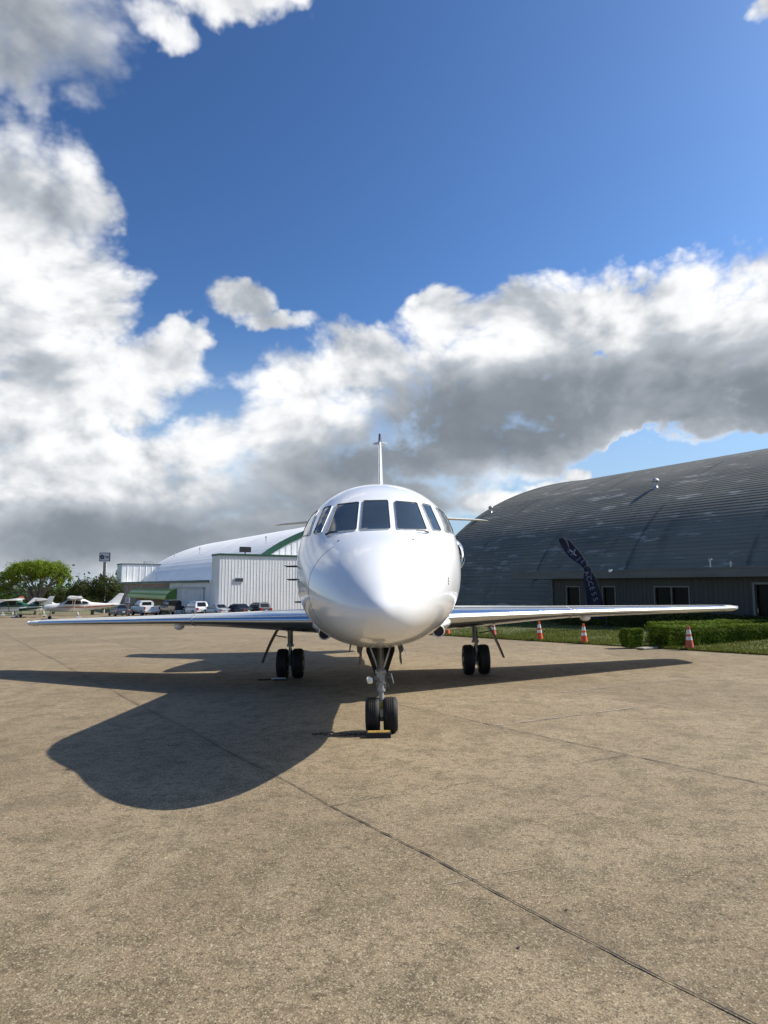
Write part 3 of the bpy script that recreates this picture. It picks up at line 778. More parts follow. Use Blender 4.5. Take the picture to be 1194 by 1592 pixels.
for s in (-1, 1):
    SR = []
    for k, (x, y0, ch, t) in enumerate(((.02, 11.2, 1.9, .065), (1.6, 12.1, 1.5, .045), (3.1, 12.95, 1.05, .028), (3.37, 13.25, .6, .010))):
        SR.append([(s*x, y0+c*ch, 3.90+.095*c*ch+tt*t) for c, tt in AF])
    st = slab(SR if s > 0 else SR[::-1], 'paint_dull', 'tailplane', JET)
    # engines
    ex, ez = 1.53, 2.52
    b = MB(); b.lathe([(.40, 8.02), (.455, 8.12), (.50, 8.5), (.51, 9.2), (.47, 10.2), (.36, 11.1), (.33, 11.1), (.33, 10.6), (0, 10.6)], (s*ex, 0, ez), (0, 1, 0), 'paint', 40); en = b.build('engine', JET)
    b = MB(); b.lathe([(.455, 8.12), (.435, 8.02), (.405, 7.965), (.37, 7.98), (.345, 8.08), (.335, 8.2)], (s*ex, 0, ez), (0, 1, 0), 'chrome', 40); b.build('intake_lip', en)
    b = MB(); b.lathe([(.345, 8.19), (.33, 8.45), (0, 8.45)], (s*ex, 0, ez), (0, 1, 0), 'dark', 32)
    for k in range(20):
        a = 2*PI*k/20; b.box((s*ex+.19*math.cos(a), 8.38, ez+.19*math.sin(a)), (.25, .01, .045), 'steel', Matrix.Rotation(-a, 3, 'Y') @ Matrix.Rotation(.5, 3, 'X'))
    b.lathe([(0, 8.2), (.05, 8.26), (.075, 8.4)], (s*ex, 0, ez), (0, 1, 0), 'steel', 16); b.build('fan', en)
    b = MB(); b.loft([[(s*(.8), 8.9+c*1.7, 2.5+tt*.09) for c, tt in AF], [(s*1.2, 8.9+c*1.7, 2.52+tt*.09) for c, tt in AF]][::s], 'paint'); b.build('pylon', en)

# landing gear
def wheel(c, r, w, par, hub='galv', nm='wheel'):
    b = MB(); h = w/2; p = [(r*.58, -h*.92), (r*.75, -h), (r*.90, -h*.93), (r*.975, -h*.72), (r, -h*.42)]
    for k in (-.3, 0, .3): p += [(r, h*(k-.06)), (r*.975, h*(k-.03)), (r*.975, h*(k+.03)), (r, h*(k+.06))]
    p += [(r, h*.42), (r*.975, h*.72), (r*.90, h*.93), (r*.75, h), (r*.58, h*.92)]
    b.lathe(p, c, (1, 0, 0), 'tyre', 44); 
    for sg in (-1, 1):
        b.lathe([(r*.585, sg*h*.92), (r*.60, sg*h*.98), (r*.54, sg*h*.95), (r*.50, sg*h*.6), (r*.24, sg*h*.5), (r*.20, sg*h*.95), (r*.12, sg*h*1.02), (0, sg*h*1.02)], c, (1, 0, 0), hub, 32)
        for k in range(8):
            a = 2*PI*k/8; b.sphere((c[0]+sg*h*.6, c[1]+r*.37*math.cos(a), c[2]+r*.37*math.sin(a)), r*.05, 'steel', 8)
    return b.build(nm, par, angle=40)
# nose gear
b = MB()
b.lathe([(.040, .62), (.040, .98), (.05, 1.0), (.05, 1.06)], (0, .0, 0), (0, 0, 1), 'steel', 20)
b.lathe([(.030, .30), (.030, .46), (.046, .46), (.050, .475), (.046, .49), (.046, .545), (.060, .55), (.060, .565), (.052, .57), (.052, .66), (.066, .665), (.066, .70), (.05, .71), (.040, .72)], (0, 0, 0), (0, 0, 1), 'greypaint', 24)
b.lathe([(.028, .33), (.028, .47)], (0, 0, 0), (0, 0, 1), 'chrome', 20)
b.box((-.015, -.055, .64), (.06, .05, .10), 'greypaint'); b.box((-.055, -.03, .62), (.045, .06, .05), 'steel'); b.tube([(-.03, -.05, .6), (-.03, -.09, .6)], .02, 'steel', 10)
for s in (-1, 1):
    b.tube([(s*.035, -.02, .73), (s*.13, -.05, 1.0)], .011, 'galv', 8)
    b.tube([(s*.02, .02, .70), (s*.032, .10, 1.02)], .014, 'steel', 8)
    b.tube([(s*.058, -.01, .70), (s*.05, -.02, .50)], .008, 'steel', 8)
b.tube([(.052, -.05, .72), (.075, -.07, .66), (.06, -.06, .58), (.085, -.07, .52), (.05, -.05, .46)], .005, 'black', 6, cap=False)
b.tube([(-.03, -.06, .95), (-.045, -.08, .80), (-.03, -.07, .70)], .005, 'black', 6, cap=False)
b.tube([(.12, -.03, .66), (.145, -.03, .55)], .006, 'galv', 6)
b.tube([(.04, 0, .615), (.125, -.02, .63)], .010, 'steel', 8)
for k in range(5): b.tube([(-.05+k*.025, -.062, .685), (-.05+k*.025, -.075, .685)], .008, 'galv', 8)
b.box((0, 0, .335), (.19, .06, .028), 'greypaint'); b.box((-.085, -.01, .338), (.035, .05, .04), 'timber')
b.box((.08, -.01, .338), (.03, .05, .035), 'galv')
b.prism([(-.045, .345), (.045, .345), (.03, .30), (.0, .255), (-.03, .30)], 'y', -.045, .03, 'brass')
b.lathe([(.026, .13), (.024, .30)], (0, 0, 0), (0, 0, 1), 'steel', 16)
b.box((0, -.03, .235), (.04, .03, .11), 'galv'); b.tube([(-.155, 0, .198), (.155, 0, .198)], .022, 'steel', 12)
b.sphere((0, -.045, .16), .02, 'galv', 10)
ng = b.build('nose_gear', JET, angle=40)
for s in (-1, 1): wheel((s*.102, 0, .198), .198, .165, ng)
b = MB(); b.lathe([(.0, -.085), (.034, -.082), (.042, -.055), (.045, -.02), (.035, .02), (.0, .035)], (-.125, -.05, .60), (0, 1, 0), 'chrome', 20); b.lathe([(.0, -.094), (.03, -.087)], (-.125, -.05, .60), (0, 1, 0), 'lamp', 16)
b.tube([(-.10, -.03, .60), (-.04, -.02, .62)], .012, 'steel', 8); b.build('taxi_light', ng)
b = MB()
for sgn, a, c in ((1, .46, .39), (1, .39, .31)): pass
b.tube([(0, .055, .47), (0, .10, .40), (0, .05, .33)], [.018, .024, .018], 'steel', 8); b.build('torque_link', ng)
# doors of the nose bay: a tapering panel behind the leg and two hanging side doors
b = MB(); o1 = []
rg = []
for z, w, y in ((1.03, .175, .20), (.9, .168, .22), (.78, .125, .24), (.66, .085, .26), (.56, .06, .27)):
    rg.append([(-w, y-.06, z), (-w*.5, y, z), (0, y+.015, z), (w*.5, y, z), (w, y-.06, z), (w*.97, y-.045, z), (w*.5, y+.015, z), (0, y+.03, z), (-w*.5, y+.015, z), (-w*.97, y-.045, z)])
b.loft(rg, 'black'); b.build('gear_door', ng)
for s in (-1, 1):
    b = MB(); b.prism([(s*.20, 1.03), (s*.265, 1.03), (s*.262, .93), (s*.235, .90), (s*.245, .80), (s*.235, .775), (s*.222, .80), (s*.222, .90), (s*.205, .95)], 'y', -.22, .22, 'gear_dark')
    b.build('gear_door', ng)
# main gear
for s in (-1, 1):
    b = MB(); x = s*1.845; y = 5.74
    b.lathe([(.055, .62), (.055, .98), (.075, .99), (.075, 1.10)], (x, y, 0), (0, 0, 1), 'steel', 20)
    b.lathe([(.072, .62), (.072, .66), (.06, .67)], (x, y, 0), (0, 0, 1), 'greypaint', 20)
    b.lathe([(.036, .30), (.036, .63)], (x, y, 0), (0, 0, 1), 'chrome', 20)
    b.lathe([(.06, .24), (.06, .36), (.04, .38)], (x, y, 0), (0, 0, 1), 'greypaint', 16)
    b.tube([(x-.25, y, .30), (x+.25, y, .30)], .035, 'steel', 12)
    b.tube([(x, y-.03, .92), (x-s*.22, y-.02, 1.12)], .022, 'steel', 8); b.tube([(x, y, .95), (x+s*.13, y, 1.10)], .025, 'steel', 8)
    b.tube([(x, y-.06, .62), (x, y-.13, .48), (x, y-.06, .34)], [.018, .028, .018], 'greypaint', 8)
    b.tube([(x+.03, y-.07, .85), (x+.035, y-.07, .5), (x+.01, y-.07, .25)], .008, 'black', 6)
    b.box((x, y-.07, .22), (.05, .04, .06), 'galv'); b.box((x, y-.05, .96), (.14, .10, .08), 'steel')
    mg = b.build('main_gear', JET, angle=40)
    for k in (-1, 1): wheel((x+k*.150, y, .290), .290, .215, mg, 'steel')
    b = MB(); rg = []
    for t in [i/8 for i in range(9)]:
        xx = s*lerp(2.0, 2.40, t**.9); z = lerp(1.10, .31, t); hw = lerp(.14, .06, t**2); cv = .02*math.sin(t*PI)
        rg.append([(xx-s*.014+s*cv, y-hw, z), (xx+s*.014+s*cv, y-hw, z+.006), (xx+s*.014+s*cv, y+hw, z+.006), (xx-s*.014+s*cv, y+hw, z)])
    b.loft(rg if s > 0 else rg[::-1], 'gear_dark', smooth=False); b.tube([(s*1.92, y, .80), (s*2.14, y, .84)], .012, 'steel', 8); b.build('gear_door', mg)

# wheel chocks
root = empty('wheel_chock', (0, 0, 0), 0, 'black rubber chock with a yellow top band in front of the nose wheels', 'chock', T=apronT(-.035, -.27))
b = MB(); b.prism([(-.06, 0), (.055, 0), (.045, .05), (.02, .072), (-.03, .072), (-.052, .052)], 'x', -.135, .135, 'rubber')
b.prism([(-.0475, .0605), (-.0335, .0745), (.0, .0745), (.0, .0715), (-.030, .0715), (-.0435, .0590)], 'x', -.120, .120, 'yellow'); b.build('block', root, bevel=.004)
b = MB(); rnd = random.Random(2)
for q in range(2):
    pts = []
    for i in range(34):
        t = i/33; pts.append((-.13-.62*t, .02+q*.09+.10*t+.02*math.sin(t*9+q*2)+.01*math.sin(t*31), .016+.006*abs(math.sin(t*40))))
    b.tube(pts, [.005+.0015*math.sin(i*2.1) for i in range(34)], 'rope', 7)
b.build('rope', root)
root = empty('wheel_chock', (0, 0, 0), 0, 'pale bar chock against the main wheels under the left wing', 'chock', T=apronT(-2.0, 5.36))
b = MB(); b.tube([(-.16, 0, .03), (.12, 0, .03)], .022, 'galv', 10); b.prism([(-.04, 0), (.04, 0), (0, .05)], 'x', -.12, .1, 'rubber'); b.build('block', root)
b = MB(); b.tube([(-.16, 0, .02), (-.24, .03, .015), (-.33, .0, .014), (-.42, .02, .014)], .012, 'rope', 7); b.build('rope', root)

# ------------------------------------------------------------------ traffic cones
def make_cone(label, body='orange'):
    r = empty('traffic_cone', (0, 0, 0), 0, label, 'traffic cone', 'traffic cones along the edge of the apron')
    b = MB(); h = .02
    b.prism([(-.18, -.15), (-.15, -.18), (.15, -.18), (.18, -.15), (.18, .15), (.15, .18), (-.15, .18), (-.18, .15)], 'z', 0, .028, 'black'); b.build('base', r)
    b = MB(); b.lathe([(.135, .026), (.128, .05), (.036, .69), (.032, .71), (.02, .712), (0, .705)], (0, 0, 0), (0, 0, 1), body, 28); b.build('cone_body', r)
    def rad(z): return lerp(.128, .036, (z-.05)/.64)+.0025
    for z0, z1 in ((.30, .40), (.47, .60)):
        b = MB(); b.lathe([(rad(z0)-.002, z0), (rad(z0), z0), (rad(z1), z1), (rad(z1)-.002, z1)], (0, 0, 0), (0, 0, 1), 'reflect', 28); b.build('reflective_band', r)
    return r
cones = [((696, 987.5), 'orange', 'orange cone half hidden behind the lower right of the jet nose'),
         ((768, 990), 'orange_faded', 'faded red traffic cone seen beside the right main wheels of the jet'),
         ((840.5, 996.5), 'orange', 'orange and white cone on the grass edge under the inner right wing'),
         ((910, 1001.5), 'orange', 'bright orange cone with white bands left of the round bush'),
         ((1075, 1011), 'orange_faded', 'dull red cone standing in front of the long clipped hedge')]
for i, ((u, v), mm, lb) in enumerate(cones):
    c = make_cone(lb, mm); P = gnd(u, v); c.location = P+Vector((0, .1, -.002+gz(P.x, P.y+.1)-P.z)); c.rotation_euler = (R3.to_euler().x, R3.to_euler().y, .3*i); c.scale = (.92, .92, .90+.02*(i % 3))

# ------------------------------------------------------------------ foliage
def scatter_leaves(b, pts, size, m, rnd, flat=0.):
    vs = []; fs = []
    for (p, nrm) in pts:
        s = size*rnd.uniform(.6, 1.4); a = Vector((rnd.gauss(0, 1), rnd.gauss(0, 1), rnd.gauss(0, 1)))
        if nrm is not None: a = (a*.7+nrm*1.5)
        a.normalize(); t = a.cross(Vector((rnd.gauss(0, 1), rnd.gauss(0, 1), rnd.gauss(0, 1)))).normalized(); q = a.cross(t)
        k = len(vs); vs += [p-t*s*.5, p+q*s*.28, p+t*s*.5, p-q*s*.28]; fs.append((k, k+1, k+2, k+3))
    b.add(vs, fs, m)
def hedge(label, L, Wd, H, T, n, taper=.06, lab_cat='hedge', group=None, name='hedge', seed=1, leaf='leaf_hedge', size=.05, rnded=.12):
    rnd = random.Random(seed); r = empty(name, (0, 0, 0), 0, label, lab_cat, group, T=T)
    b = MB()  # woody mass inside
    k = .70; b.box((L/2, 0, H*.40), (L-.30 if L > 2 else L*.45, Wd*k*(1 if L > 2 else .65), H*.62), 'leaf_dark'); 
    for i in range(max(1, int(L*2))): b.tube([((i+.5)/2*(L/max(1, int(L*2))*2), 0, 0), ((i+.5)/2*(L/max(1, int(L*2))*2), 0, H*.4)], .02, 'bark', 5)
    b.build('stems', r)
    g = MB(); pts = []
    A = [('top', L*Wd), ('f', L*H), ('b', L*H), ('l', Wd*H), ('r', Wd*H)]; tot = sum(a for _, a in A)
    for nm, ar in A:
        for _ in range(int(n*ar/tot)):
            x, y, z = rnd.uniform(0, L), rnd.uniform(-Wd/2, Wd/2), rnd.uniform(.02, H)
            dp = rnd.random()**2*.10
            if nm == 'top': z = H-dp; N = Vector((0, 0, 1))
            elif nm == 'f': y = -Wd/2+dp; N = Vector((0, -1, 0))
            elif nm == 'b': y = Wd/2-dp; N = Vector((0, 1, 0))
            elif nm == 'l': x = dp; N = Vector((-1, 0, 0))
            else: x = L-dp; N = Vector((1, 0, 0))
            # rounding of corners and undulation
            und = mnoise.noise(Vector((x*2.2, y*2.2, z*2.2+seed)))*.05+mnoise.noise(Vector((x*.7, y*.7, z*.7+seed)))*.04
            ed = max(0, rnded-(H-z))
            y -= math.copysign(ed*.5, y) if abs(y) > Wd/2-.12 else 0
            if x < .12: x += ed*.5
            y *= 1-taper*(1-z/H)
            if L < 1: x = L/2+(x-L/2)*(1-taper*(1-z/H))
            if z < H*.14 and rnd.random() < .4: continue
            pts.append((Vector((x, y, z))+N*und, N))
    scatter_leaves(g, pts, size, leaf, rnd); g.build('foliage', r)
    return r
def hpos(P): return Vector((P.x, P.y, lawn_z(P.x, P.y)-.02))
rotP = math.atan2(PV.y, PV.x)
def Tz(P, rz): m = Matrix.Rotation(rz, 4, 'Z'); m.translation = P; return m
HA = gnd(1034, 1009)
hedge('long clipped hedge, the nearer one, behind the dull red cone', 9, .85, .60, Tz(hpos(HA+EV*-.35+PV*.2), .33), 44000, seed=3, group='clipped hedges by the grey hangar')
HB = HA-EV*1.5+PV*1.5
hedge('farther clipped hedge showing its top behind the nearer hedge', 8, .8, .64, Tz(hpos(HB), .33), 16000, seed=5, group='clipped hedges by the grey hangar')
HC = gnd(988, 1009)
hedge('small squarish clipped bush standing alone left of the hedges', .58, .56, .54, Tz(hpos(HC+Vector((-.28, .3, 0))), .15), 7500, seed=8, lab_cat='bush', name='clipped_bush', rnded=.2, taper=.35)
# dark planting along the annex wall
hedge('dark low hedge in shade along the foot of the hangar annex', 10, .9, .62, Tz(Vector((*TU(-16.0, 19.2)[:2], lawn_z(*TU(-12, 19.2)[:2])-.03)), rotP-PI/2), 16000, seed=11, leaf='leaf_dark', size=.08, group='clipped hedges by the grey hangar')
# small concrete pad beside the bush
b = MB(); P0 = gnd(1008, 1010); b.box((0, 0, 0), (.62, .26, .05), 'pad'); o = struct(b.build('walkway', bevel=.01)); o.location = (P0.x, P0.y+.1, lawn_z(P0.x, P0.y)+.0); o.rotation_euler = (0, 0, rotP)

def tree(label, base, h, crown, leafm, nleaf, size, seed, name='tree', cat='tree', group=None, trunk_r=.22, droop=0., limbs=7, hollow=.55):
    """crown: list of (dx,dy,z,rx,ry,rz) lobes."""
    rnd = random.Random(seed); r = empty(name, base, 0, label, cat, group)
    b = MB(); tips = []
    th = min(c[2]-c[5]*.7 for c in crown); th = max(th, h*.15)
    b.tube([(0, 0, -.3), (.05, 0, th*.5), (0, .05, th)], [trunk_r*1.25, trunk_r, trunk_r*.85], 'bark', 10)
    for c in crown:
        for q in range(max(2, limbs//len(crown)+1)):
            e = Vector((c[0]+rnd.uniform(-.7, .7)*c[3], c[1]+rnd.uniform(-.7, .7)*c[4], c[2]+rnd.uniform(-.1, .75)*c[5]))
            m1 = Vector((e.x*.35, e.y*.35, lerp(th, e.z, .45)+rnd.uniform(0, .4)))
            b.tube([(0, 0, th*.92), m1, (m1+e)/2+Vector((0, 0, .3)), e], [trunk_r*.6, trunk_r*.36, trunk_r*.2, .03], 'bark', 7)
            for w in range(3):
                e2 = e+Vector((rnd.uniform(-1, 1)*c[3]*.4, rnd.uniform(-1, 1)*c[4]*.4, rnd.uniform(-.2, .5)*c[5]))
                b.tube([(m1+e)/2+Vector((0, 0, .3)), e2], [trunk_r*.14, .02], 'bark', 5)
    b.build('trunk', r)
    g = MB(); pts = []; vol = sum(c[3]*c[4]*c[5] for c in crown)
    for c in crown:
        k = int(nleaf*c[3]*c[4]*c[5]/vol); ncl = max(12, k//55)
        for q in range(ncl):
            while True:
                d = Vector((rnd.gauss(0, 1), rnd.gauss(0, 1), rnd.gauss(0, 1))).normalized(); rr = rnd.uniform(hollow, .88)
                if d.z > -.75: break
            cc = Vector((c[0]+d.x*rr*c[3], c[1]+d.y*rr*c[4], c[2]+d.z*rr*c[5]))
            if mnoise.noise(cc*(1.6/max(c[3], 1))*2.2+Vector((seed, 0, 0))) < -.32: continue
            cs = rnd.uniform(.09, .20)*(c[3]+c[5])*.5
            for _ in range(k//ncl):
                o = Vector((rnd.gauss(0, 1), rnd.gauss(0, 1), rnd.gauss(0, .8))); o = (o if o.length < 1.9 else o.normalized()*1.2)*cs
                if droop: o.z -= abs(rnd.gauss(0, droop))
                pts.append((cc+o, d))
    scatter_leaves(g, pts, size, leafm, rnd); g.build('crown', r)
    return r
def PXW(u, D): return atD(u, 911, D)
def gb(u, D):
    P = PXW(u, D); return Vector((P.x, P.y, ground_z(P.x, P.y)))
def hgt(v, D, base): return CAM.z+(911-v)/F*D*1.0-base.z
# bright spreading tree
D = 112; B0 = gb(58, D); m2 = D/F
def lob(u, v, rx, rz, ry=None, D=D, B=B0, uc=58): return ((u-uc)*D/F, 0, CAM.z+(911-v)*D/F-B.z, rx*D/F, (ry or rx)*D/F, rz*D/F)
tree('bright spring green spreading tree behind the parked light aircraft', B0, 9, [lob(35, 892, 30, 20), lob(78, 890, 30, 19), lob(55, 884, 30, 14), lob(12, 906, 20, 20), lob(98, 902, 14, 16), lob(5, 925, 14, 18)], 'leaf_bright', 34000, .21, 21, trunk_r=.3, limbs=16, hollow=.6, group='trees behind the parked aircraft')
D = 104; B1 = gb(145, D)
def lob1(u, v, rx, rz): return lob(u, v, rx, rz, None, D, B1, 145)
tree('dark evergreen shrub tree below the square sign on the pole', B1, 6, [lob1(165, 912, 24, 22), lob1(140, 916, 26, 22), lob1(118, 926, 18, 20), lob1(180, 925, 14, 22), lob1(150, 935, 34, 14)], 'leaf_dark', 22000, .19, 22, group='trees behind the parked aircraft')
D = 118; B2 = gb(85, D)
def lob2(u, v, rx, rz): return lob(u, v, rx, rz, None, D, B2, 85)
tree('shady dark tree between the bright tree and the shrub tree', B2, 5, [lob2(85, 926, 26, 16), lob2(62, 934, 20, 13), lob2(106, 932, 18, 15)], 'leaf_dark', 12000, .2, 23, group='trees behind the parked aircraft')
D = 122; B3 = gb(25, D)
def lob3(u, v, rx, rz): return lob(u, v, rx, rz, None, D, B3, 25)
tree('low mid green tree at the far left under the bright crown', B3, 4, [lob3(8, 932, 26, 13), lob3(38, 934, 24, 12), lob3(-20, 930, 24, 14)], 'leaf_far', 12000, .22, 24, group='trees behind the parked aircraft')
# far wood reading as one mass
rnd = random.Random(9); g = MB(); pts = []
for k in range(90):
    a = math.radians(-52+k*1.02); Dd = 330+40*math.sin(k*1.7); x, y = Dd*math.sin(a), Dd*math.cos(a)
    for q in range(170):
        o = Vector((rnd.gauss(0, 4), rnd.gauss(0, 3), abs(rnd.gauss(0, 4.0)))); pts.append((Vector((x, y, -3))+o, None))
scatter_leaves(g, pts, 1.8, 'leaf_far', rnd); tag(g.build('distant_wood'), 'distant line of trees on the horizon', 'trees', kind='stuff')

# ------------------------------------------------------------------ grey hangar on the right
HG = empty('grey_hangar', (0, 0, 0), 0, 'large dark grey barrel roofed hangar with low office annex on the right', 'hangar', T=bt(0, 0))
BU, BW, BH, BZ = 22.5, 21.8, 11.4, -.75
def ell(a, off=0., bu=BU, w=BW, H=BH, zb=BZ):
    if bu == 25. and a > PI/2:      # the far flank of the white hangar is steeper
        return (bu+w-w*.42*math.cos(a)-off*math.cos(a), zb+(H+off)*math.sin(a))
    n = Vector((math.cos(a)/w*-1, math.sin(a)/H)).normalized()
    return (bu+w-w*math.cos(a)+n.x*off, zb+H*math.sin(a)+n.y*off)
def barrel(b, t0, t1, bu, w, H, zb, m, pitch=.24, amp=.013, amax=1.9, rev=False):
    prof = []; a = 0.0
    while a < amax:
        ds = math.hypot(w*math.sin(a), H*math.cos(a)); da = pitch/ds
        u0, z0 = ell(a, amp*max(.12, min(1, (1.15-a)/.5)), bu, w, H, zb); u1, z1 = ell(a+da, 0, bu, w, H, zb)
        prof += [(u0, z0), (u1, z1)]; a += da
    while a < PI: prof.append(ell(a, 0, bu, w, H, zb)); a += .06
    prof.append(ell(PI, 0, bu, w, H, zb))
    T = [t0+(t1-t0)*i/8 for i in range(9)]
    b.loft([[(t, u, z) for u, z in prof] for t in T], m, smooth=False, cap=False, closed=False)
b = MB(); barrel(b, -31.9, 26, BU, BW, BH, BZ, 'roof'); b.build('barrel_roof', HG)
for t in (-31.7, 25.8):
    b = MB(); b.prism([ell(PI*i/40, -.05) for i in range(41)], 'x', t-.1, t+.1, 'sidegray'); b.build('gable_wall', HG)
b = MB(); b.tube([(-31.92, *ell(PI*i/60, .03)) for i in range(61)], .07, 'fascia', 6); b.build('gable_trim', HG)
AU = 20.2; tc_ = t_at(860, AU)
def openings():
    W1 = (t_at(880, AU), t_at(902, AU), 911.5); W2 = (t_at(936, AU), t_at(957, AU), 909.5); W3 = (t_at(1016.5, AU), t_at(1072, AU), 909); W4 = (t_at(911, AU), t_at(929, AU), 910)
    return [W1, W4, W2, W3]
OPN = openings()
# annex walls with board battens
b = MB(); zb, ztop = -.9, 2.06
dT0, dT1 = t_at(1171, AU), t_at(1171, AU)+1.0
opn = sorted([(a, c, .30, 1.66) for a, c, _ in OPN]+[(dT0, dT1, -.3, 1.80)])
cur = tc_
for (a, c, z0, z1) in opn:
    b.box(((cur+a)/2, AU+.06, (zb+ztop)/2), (a-cur, .12, ztop-zb), 'board')
    b.box(((a+c)/2, AU+.06, (zb+z0)/2), (c-a, .12, z0-zb), 'board'); b.box(((a+c)/2, AU+.06, (z1+ztop)/2), (c-a, .12, ztop-z1), 'board'); cur = c
b.box(((cur+12)/2, AU+.06, (zb+ztop)/2), (12-cur, .12, ztop-zb), 'board')
x = tc_+.1
while x < 12:
    if not any(a-.06 < x < c+.06 for a, c, _, _ in opn): b.box((x, AU-.004, (zb+ztop)/2), (.03, .012, ztop-zb), 'board')
    x += .2
b.box((tc_+.06, AU+1.72, (zb+ztop)/2), (.12, 3.2, ztop-zb), 'board')
b.build('annex_wall', HG)
b = MB(); b.box((tc_-.03, AU-.02, (zb+ztop)/2), (.08, .08, ztop-zb), 'fascia'); b.build('corner_trim', HG)
for (a, c, z0, z1) in opn[:-1]:
    g = MB(); g.box(((a+c)/2, AU+.09, (z0+z1)/2), (c-a-.02, .02, z1-z0-.02), 'winglass'); w = g.build('window', HG)
    f = MB(); e_ = .05
    f.box(((a+c)/2, AU+.02, z1-e_/2), (c-a, .09, e_), 'frame'); f.box(((a+c)/2, AU+.02, z0+e_/2), (c-a, .09, e_), 'frame')
    f.box((a+e_/2, AU+.02, (z0+z1)/2), (e_, .09, z1-z0-2*e_), 'frame'); f.box((c-e_/2, AU+.02, (z0+z1)/2), (e_, .09, z1-z0-2*e_), 'frame')
    if c-a > 1.2: f.box(((a+c)/2, AU+.02, (z0+z1)/2), (.05, .09, z1-z0-2*e_), 'frame')
    f.build('window_frame', w)
a, c, z0, z1 = opn[-1]
g = MB(); g.box(((a+c)/2, AU+.09, (z0+z1)/2), (c-a, .03, z1-z0), 'winglass'); dr = g.build('door', HG)
f = MB(); f.box((a+.04, AU+.0, (z0+z1)/2), (.08, .16, z1-z0), 'frame'); f.box((c-.04, AU+.0, (z0+z1)/2), (.08, .16, z1-z0), 'frame'); f.box(((a+c)/2, AU, z1-.04), (c-a-.16, .16, .08), 'frame'); f.build('door_frame', dr)
f = MB(); f.tube([(a+.14, AU+.02, .6), (a+.14, AU-.03, .65), (a+.14, AU-.03, .85), (a+.14, AU+.02, .9)], .012, 'chrome', 8); f.build('handle', dr)
# eaves fascia and flat annex roof
FU = 19.7; tf = t_at(798, FU)
b = MB(); b.box(((tf+12)/2, FU+.05, 2.18), (12-tf, .10, .36), 'fascia'); b.box(((tf+12)/2, FU-.012, 2.33), (12-tf, .03, .07), 'fascia')
b.box((tf+.05, (FU+.1+BU+.6)/2, 2.18), (.10, BU+.5-FU, .36), 'fascia'); b.build('fascia', HG)
b = MB(); b.box(((tf+12)/2, (FU+.1+BU+.4)/2, 2.30), (12-tf-.02, BU+.3-FU, .10), 'roof'); b.box(((tf+12)/2, (FU+.1+BU+.2)/2, 2.035), (12-tf-.22, BU+.1-FU, .03), 'fascia'); b.build('annex_roof', HG)
# vents on the roof, found where the view meets the curved sheet
def on_barrel(u, v, bu, w, H, zb):
    r = ray(u, v); best = None
    for i in range(20, 40000):
        P = CAM+r*(i*.005); uu = P.dot(PV); k = ((uu-bu-w)/w)**2+((P.z-zb)/H)**2
        if k < 1 and P.z > zb: return P
    return None
def tozu(P): return (P.dot(EV), P.dot(PV), P.z)
for (u, v, h, rr) in ((763, 797, .42, .11), (1019.5, 758, .45, .12)):
    P = on_barrel(u, v, BU, BW, BH, BZ)
    if P is None: continue
    t, uu, z = tozu(P); b = MB(); b.tube([(t, uu, z-.15), (t, uu, z+h)], rr*.75, 'galv', 14)
    b.lathe([(rr*1.6, z+h*.75), (rr*1.7, z+h*.9), (rr*.9, z+h*1.15), (0, z+h*1.25)], (t, uu, 0), (0, 0, 1), 'galv', 16); b.lathe([(rr*1.9, z-.12), (rr*.9, z+.08)], (t, uu, 0), (0, 0, 1), 'galv', 14)
    b.build('roof_vent', HG)
for (u, h) in ((1106, .30), (1138, .22)):
    t = t_at(u, FU+.4); b = MB(); b.tube([(t, FU+.4, 2.3), (t, FU+.4, 2.36+h)], .025, 'galv', 8)
    if h > .25: b.tube([(t-.05, FU+.4, 2.36+h), (t+.09, FU+.38, 2.38+h)], .035, 'galv', 8)
    b.build('roof_pipe', HG)
t = t_at(950.5, FU-.05); b = MB(); b.box((t, FU-.06, 2.32), (.13, .12, .11), 'lamp'); b.build('wall_light', HG)
t = t_at(831, FU+.2); b = MB(); b.box((t, FU+.25, 1.95), (.14, .1, .06), 'black'); b.tube([(t, FU+.25, 2.03), (t, FU+.25, 1.95)], .015, 'black', 6); b.build('security_camera', HG)

